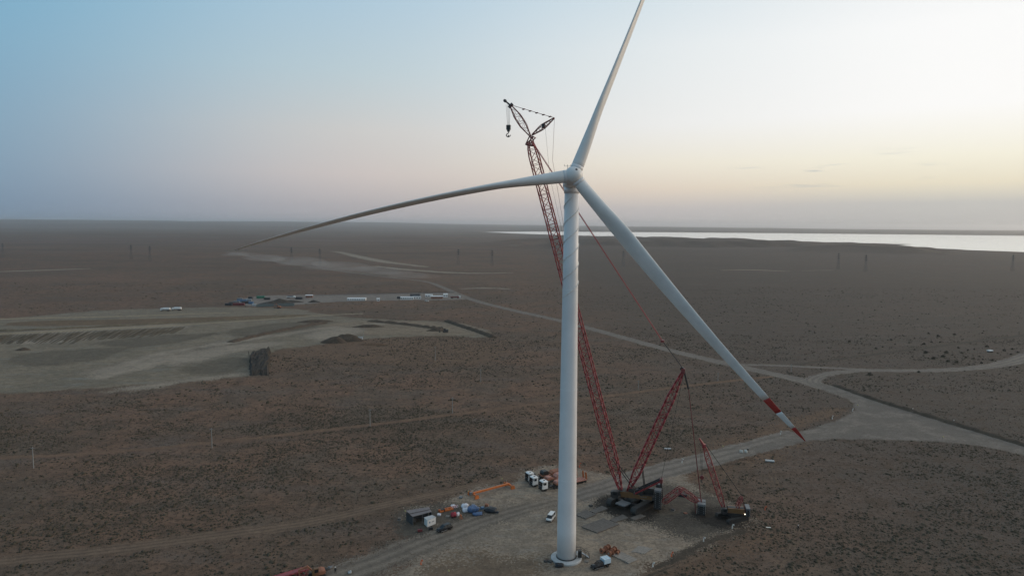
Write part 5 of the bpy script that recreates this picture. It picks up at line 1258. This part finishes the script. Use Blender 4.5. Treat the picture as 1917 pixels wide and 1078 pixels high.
cabin_row('long white cabin at the left of the camp', yz(762, 560.5), .04, 15, 3, 2.6, 'white', 6, 'white')
cabin_row('short white cabin in front of the camp', yz(781, 559.5), .1, 9, 3, 2.5, 'white', 3, 'concrete')
cabin_row('dark roofed cabin behind the camp', yz(777, 555), .1, 12, 3, 2.4, 'grey', 4, 'shedwall')
cabin_row('brown cabin with dark windows in the middle of the camp', yz(818, 559), .08, 14, 3.5, 2.7, 'rust', 6, 'white')
cabin_row('tall white cabin at the right of the camp', yz(834, 556), .2, 5, 4, 3.6, 'white', 2, 'white')
cabin_row('low white cabin left of the tall white cabin', yz(803, 555.5), .1, 9, 3, 2.4, 'white', 3, 'white')
container('small white container at the road end of the camp', yz(860, 557.5), .1, 3.2, 2.4, 2.5, 'white')
flat_truck('red brown truck parked at the road end of the camp', yz(852, 558.5), math.radians(6), 'darkred')
container('dark container at the left end of the camp', yz(747, 559), .1, 4.5, 2.4, 2.4, 'shedwall')
car('parked_car', 'tiny white car in front of the camp', yz(799, 564.5), .1, 4.6, 1.9, 1.7, 'white',
    [(-2.3, .84, .45, 1.0), (-2.1, .92, .36, 1.05), (.8, .94, .32, 1.03), (2.1, .88, .36, .95), (2.3, .72, .46, .8)], [(-2.1, .84, 1.0, 1.1, .8), (-1.6, .84, 1.0, 1.6, .68), (.3, .86, 1.0, 1.62, .68), (1.2, .82, 1.0, 1.05, .8)], 'white')
for px, py, L_, mt, lab in ((436, 569.5, 8, 'track', 'low dark container second from the left tip of the yard'), (459, 568, 7, 'shedwall', 'dark container between the red and the pale grey ones'), (470, 569, 5, 'blue', 'short blue container right of the red one'), (449, 562, 6, 'grey', 'grey container at the back left of the yard'), (500, 561, 7, 'track', 'dark container right of the green one'), (560, 560, 8, 'shedwall', 'dark container on the back edge left of the brown cabin'), (469, 559.5, 5, 'shedwall', 'dark container left of the green one')):
    container(lab, yz(px, py), random.uniform(-.1, .3), L_, 2.5, 2.5, mt)
for k, (px, py, rx, ry, h, lab) in enumerate(((523, 567, 16, 9, 4.2, 'tall dark gravel pile behind the grey fence'), (508, 568.5, 13, 8, 3.0, 'dark gravel pile at the left behind the grey fence'), (545, 565.5, 14, 6, 2.6, 'dark gravel pile at the right behind the grey fence'), (588, 565.5, 7, 4, 2.2, 'small dark gravel pile alone right of the fence'))):
    mound('gravel_pile', yz(px, py), rx, ry, h, MT['gravelpile'], lab, 'gravel pile', .1, 60 + k, .1)
# grey sheet fence of the yard: each panel a part
A_, B_ = yz(480, 574.5), yz(551, 572.5); d_ = B_ - A_; L_ = d_.length
fe = thing('sheet_fence', 'grey green sheet fence in front of the dark gravel piles', 'fence', A_, math.atan2(d_.y, d_.x)); n = 16
for k in range(n):
    MB().box((L_ * (k + .5) / n, 0, 1.5), (L_ / n * .97, .1, 3.0 + .1 * (k % 3))).build('panel', pmat('fence_sheet', (.13, .155, .15), .6, var=.2) if k == 0 else 'fence', fe) if False else None
MT['fence'] = pmat('fence_sheet', (.13, .155, .15), .6, var=.2)
for k in range(n):
    MB().box((L_ * (k + .5) / n, 0, 1.5), (L_ / n * .97, .1, 3.0 + .1 * (k % 3))).build('panel', 'fence', fe); MB().bar((L_ * k / n, .12, 0), (L_ * k / n, .12, 3.1), .09, 4).build('post', 'black', fe)
A_, B_ = yz(590, 554.5), yz(850, 548.5); d_ = B_ - A_; L_ = d_.length
fe = thing('wire_fence', 'thin dark fence along the back of the gravel yard', 'fence', A_, math.atan2(d_.y, d_.x)); n = 60
for k in range(n + 1): MB().bar((L_ * k / n, 0, 0), (L_ * k / n, 0, 2.2), .09, 4).build('post', 'black', fe)
for z in (.5, 1.0, 1.5, 2.0): MB().bar((0, 0, z), (L_, 0, z), .07, 4).build('rail', 'black', fe)

# ------------------------------------------------------------------ bushes and steppe shrubs
def leaf_cloud(n, rx, rz_, size, seed):
    r = np.random.default_rng(seed); vs = []; fs = []
    for i in range(n):
        d = r.normal(size=3); d /= np.linalg.norm(d); rr = r.uniform(.45, 1) * (1 + .3 * math.sin(d[0] * 5 + seed) * math.cos(d[1] * 4))
        c = np.array([d[0] * rx * rr, d[1] * rx * rr, max(.05, (abs(d[2]) * rz_ * rr))]); a = r.normal(size=3) * size; b = r.normal(size=3) * size
        vs += [tuple(c + a), tuple(c + b), tuple(c - a * .8), tuple(c - b * .8)]; fs.append((4 * i, 4 * i + 1, 4 * i + 2, 4 * i + 3))
    return MB().add(vs, fs)
def foliage(name, a, b):
    m, nt, p = nodes_of(name); L = nt.links
    oi = nt.nodes.new('ShaderNodeTexCoord'); nz = nt.nodes.new('ShaderNodeTexNoise'); nz.inputs['Scale'].default_value = .9; L.new(oi.outputs['Object'], nz.inputs['Vector'])
    r = nt.nodes.new('ShaderNodeValToRGB'); r.color_ramp.elements[0].position = .35; r.color_ramp.elements[1].position = .65; r.color_ramp.elements[0].color = (*a, 1); r.color_ramp.elements[1].color = (*b, 1)
    L.new(nz.outputs[0], r.inputs[0]); L.new(r.outputs[0], p.inputs['Base Color']); p.inputs['Roughness'].default_value = .95; p.inputs['Specular IOR Level'].default_value = .1; return m
MT['bush'] = foliage('bush_leaves', (.048, .046, .034), (.085, .078, .056)); MT['tuft'] = foliage('shrub_leaves', (.062, .052, .036), (.100, .083, .058))
bush_meshes = []
for k in range(3):
    b = leaf_cloud(90, 1.5, 1.7, .28, 70 + k); t = MB()
    for i in range(5): w = i * 1.26; t.bar((0, 0, -.05), (math.cos(w) * .8, math.sin(w) * .8, 1.0), .06, 4, .03)
    bush_meshes.append((b, t))
BU = [(1690, 628), (1712, 634), (1668, 637), (1676, 645), (1652, 650), (1640, 653), (1730, 645), (1744, 641), (1760, 641), (1756, 630), (1787, 627), (1794, 652), (1800, 661), (1812, 656), (1824, 654), (1772, 661), (1765, 668), (1747, 672), (1775, 677), (1790, 679), (1808, 670), (1822, 672), (1834, 668), (1840, 673), (1858, 675), (1868, 662), (1880, 657), (1895, 654), (1848, 650), (1733, 661), (1712, 655), (1814, 683), (1738, 625), (1702, 642), (1590, 640), (1893, 664), (1905, 660), (1837, 680), (1628, 702), (1720, 697)]
proto = []
for k, (px, py) in enumerate(BU):
    loc = gp(px, py); v = k % 3
    if k < 3:
        o = thing('bush', 'dark rounded bush on the flat beside the loop road at right', 'bush', loc, random.uniform(0, 6), 'bushes beside the loop road')
        bush_meshes[v][0].build('leaves', 'bush', o); bush_meshes[v][1].build('stems', 'wood', o); proto.append(o)
    else:
        o = copy_tree(proto[v]); o.location = loc; o.rotation_euler.z = random.uniform(0, 6)
    s_ = random.uniform(.4, 1.0); o.scale = (s_, s_, s_ * random.uniform(.8, 1.1))

def bare(X, Y):
    m = np.zeros(X.shape, bool)
    for kind, d in EXCL:
        if kind == 'poly': m |= poly_sd(d, X, Y) > -.5
        else:
            P = d[::3]
            for a, b in zip(P[:-1], P[1:]):
                e = b[:2] - a[:2]; t = np.clip(((X - a[0]) * e[0] + (Y - a[1]) * e[1]) / max(1e-9, e @ e), 0, 1)
                m |= (X - a[0] - t * e[0]) ** 2 + (Y - a[1] - t * e[1]) ** 2 < (a[2] * .52 + .3) ** 2
    return m
def shrubs(n, y0, y1, smin, smax, seed):
    r = np.random.default_rng(seed)
    Y = np.sqrt(r.uniform(y0 ** 2, y1 ** 2, n)); X = r.uniform(-.84, .84, n) * Y
    dens = fbm(X / 60 + 5, Y / 38, 4, 40) * .55 + fbm(X / 9, Y / 7 + 9, 3, 44) * .45
    k = (r.uniform(0, 1, n) < .12 + ss(.42, .62, dens)) & ~bare(X, Y); return X[k], Y[k], r.uniform(smin, smax, k.sum()) ** 1.0 * (.6 + r.pareto(4.0, k.sum()).clip(0, 1.3) * .8)
SX, SY, SS = [np.concatenate(v) for v in zip(shrubs(95000, 150, 330, .16, .46, 1), shrubs(46000, 330, 560, .25, .6, 2), shrubs(20000, 560, 1000, .35, .75, 3))]
ns = len(SX); r = np.random.default_rng(5)
an5 = np.linspace(0, 2 * np.pi, 6)[:5]
V = np.zeros((ns, 11, 3)); rot = r.uniform(0, 6.28, (ns, 1))
for ring, (kr, kz) in enumerate(((1.0, -.03), (.85, .45))):
    jr = r.uniform(.55, 1.25, (ns, 5)); V[:, ring * 5:ring * 5 + 5, 0] = SX[:, None] + np.cos(an5 + rot) * SS[:, None] * kr * jr; V[:, ring * 5:ring * 5 + 5, 1] = SY[:, None] + np.sin(an5 + rot) * SS[:, None] * kr * jr
    V[:, ring * 5:ring * 5 + 5, 2] = SS[:, None] * kz * r.uniform(.6, 1.3, (ns, 5)) if ring else -.03
V[:, 10, 0] = SX + r.normal(0, .15, ns) * SS; V[:, 10, 1] = SY + r.normal(0, .15, ns) * SS; V[:, 10, 2] = SS * r.uniform(.55, .95, ns)
base = np.array([(i, (i + 1) % 5, 5 + (i + 1) % 5) for i in range(5)] + [(i, 5 + (i + 1) % 5, 5 + i) for i in range(5)] + [(5 + i, 5 + (i + 1) % 5, 10) for i in range(5)])
Fc = (base[None] + (np.arange(ns) * 11)[:, None, None]).reshape(-1, 3)
me = bpy.data.meshes.new('steppe_shrubs'); me.vertices.add(ns * 11); me.vertices.foreach_set('co', V.reshape(-1).astype(np.float32))
me.loops.add(len(Fc) * 3); me.loops.foreach_set('vertex_index', Fc.reshape(-1).astype(np.int32)); me.polygons.add(len(Fc)); me.polygons.foreach_set('loop_start', np.arange(0, len(Fc) * 3, 3, dtype=np.int32))
me.update(calc_edges=True); me.materials.append(MT['tuft'])
so_ = stuff(place('steppe_shrubs', me)); so_['label'] = 'low dark shrubs and tufts scattered over the steppe'; so_['category'] = 'shrubs'

# ------------------------------------------------------------------ air: haze over the plain and dust hanging on the road
def volume(name, c, dens, aniso=0.0):
    m = bpy.data.materials.new(name); m.use_nodes = True; nt = m.node_tree
    nt.nodes.remove(nt.nodes['Principled BSDF']); v = nt.nodes.new('ShaderNodeVolumePrincipled')
    v.inputs['Color'].default_value = (*c, 1); v.inputs['Density'].default_value = dens; v.inputs['Anisotropy'].default_value = aniso
    nt.links.new(v.outputs[0], nt.nodes['Material Output'].inputs['Volume']); return m
HAZE = True
if HAZE:
    zlo = float(ZZ.min()) - 1.5; zhi = max(float(ZZ.max()) + 10, 200.0); S = 27500
    hz = MB().box((0, 0, (zlo + zhi) / 2), (2 * S, 2 * S, zhi - zlo)).build('haze', volume('haze_air', (.97, .97, .98), 5.0e-5, .55))
    stuff(hz); hz['label'] = 'thin haze over the plain'; hz['category'] = 'haze'
DUST = volume('dust_air', (.93, .88, .84), .0028, .3)
for k, (px, py, rx, ry, rz_) in enumerate(((500, 489, 60, 34, 9), (560, 497, 75, 36, 11), (630, 506, 80, 34, 10), (700, 513, 75, 30, 8), (760, 520, 60, 26, 6), (450, 480, 55, 34, 7))):
    c = G(px, py); c.z = rz_ * .75; mb = MB(); n, ml = 20, 9; vs = []
    for j in range(ml + 1):
        for i in range(n):
            th = math.pi * j / ml; w = 2 * math.pi * i / n; f = 1 + .22 * math.sin(3 * w + k * 2 + 2 * th) + .15 * math.sin(5 * w + k)
            vs.append((math.cos(w) * math.sin(th) * rx * f, math.sin(w) * math.sin(th) * ry * f, math.cos(th) * rz_))
    mb.add(vs, [(j * n + (i + 1) % n, j * n + i, (j + 1) * n + i, (j + 1) * n + (i + 1) % n) for j in range(ml) for i in range(n)])
    o = stuff(mb.build('dust_cloud', DUST, loc=c)); o.rotation_euler.z = math.radians(-28)
    o['label'] = 'pale dust hanging over the far gravel road'; o['category'] = 'dust'; o['group'] = 'dust over the road'
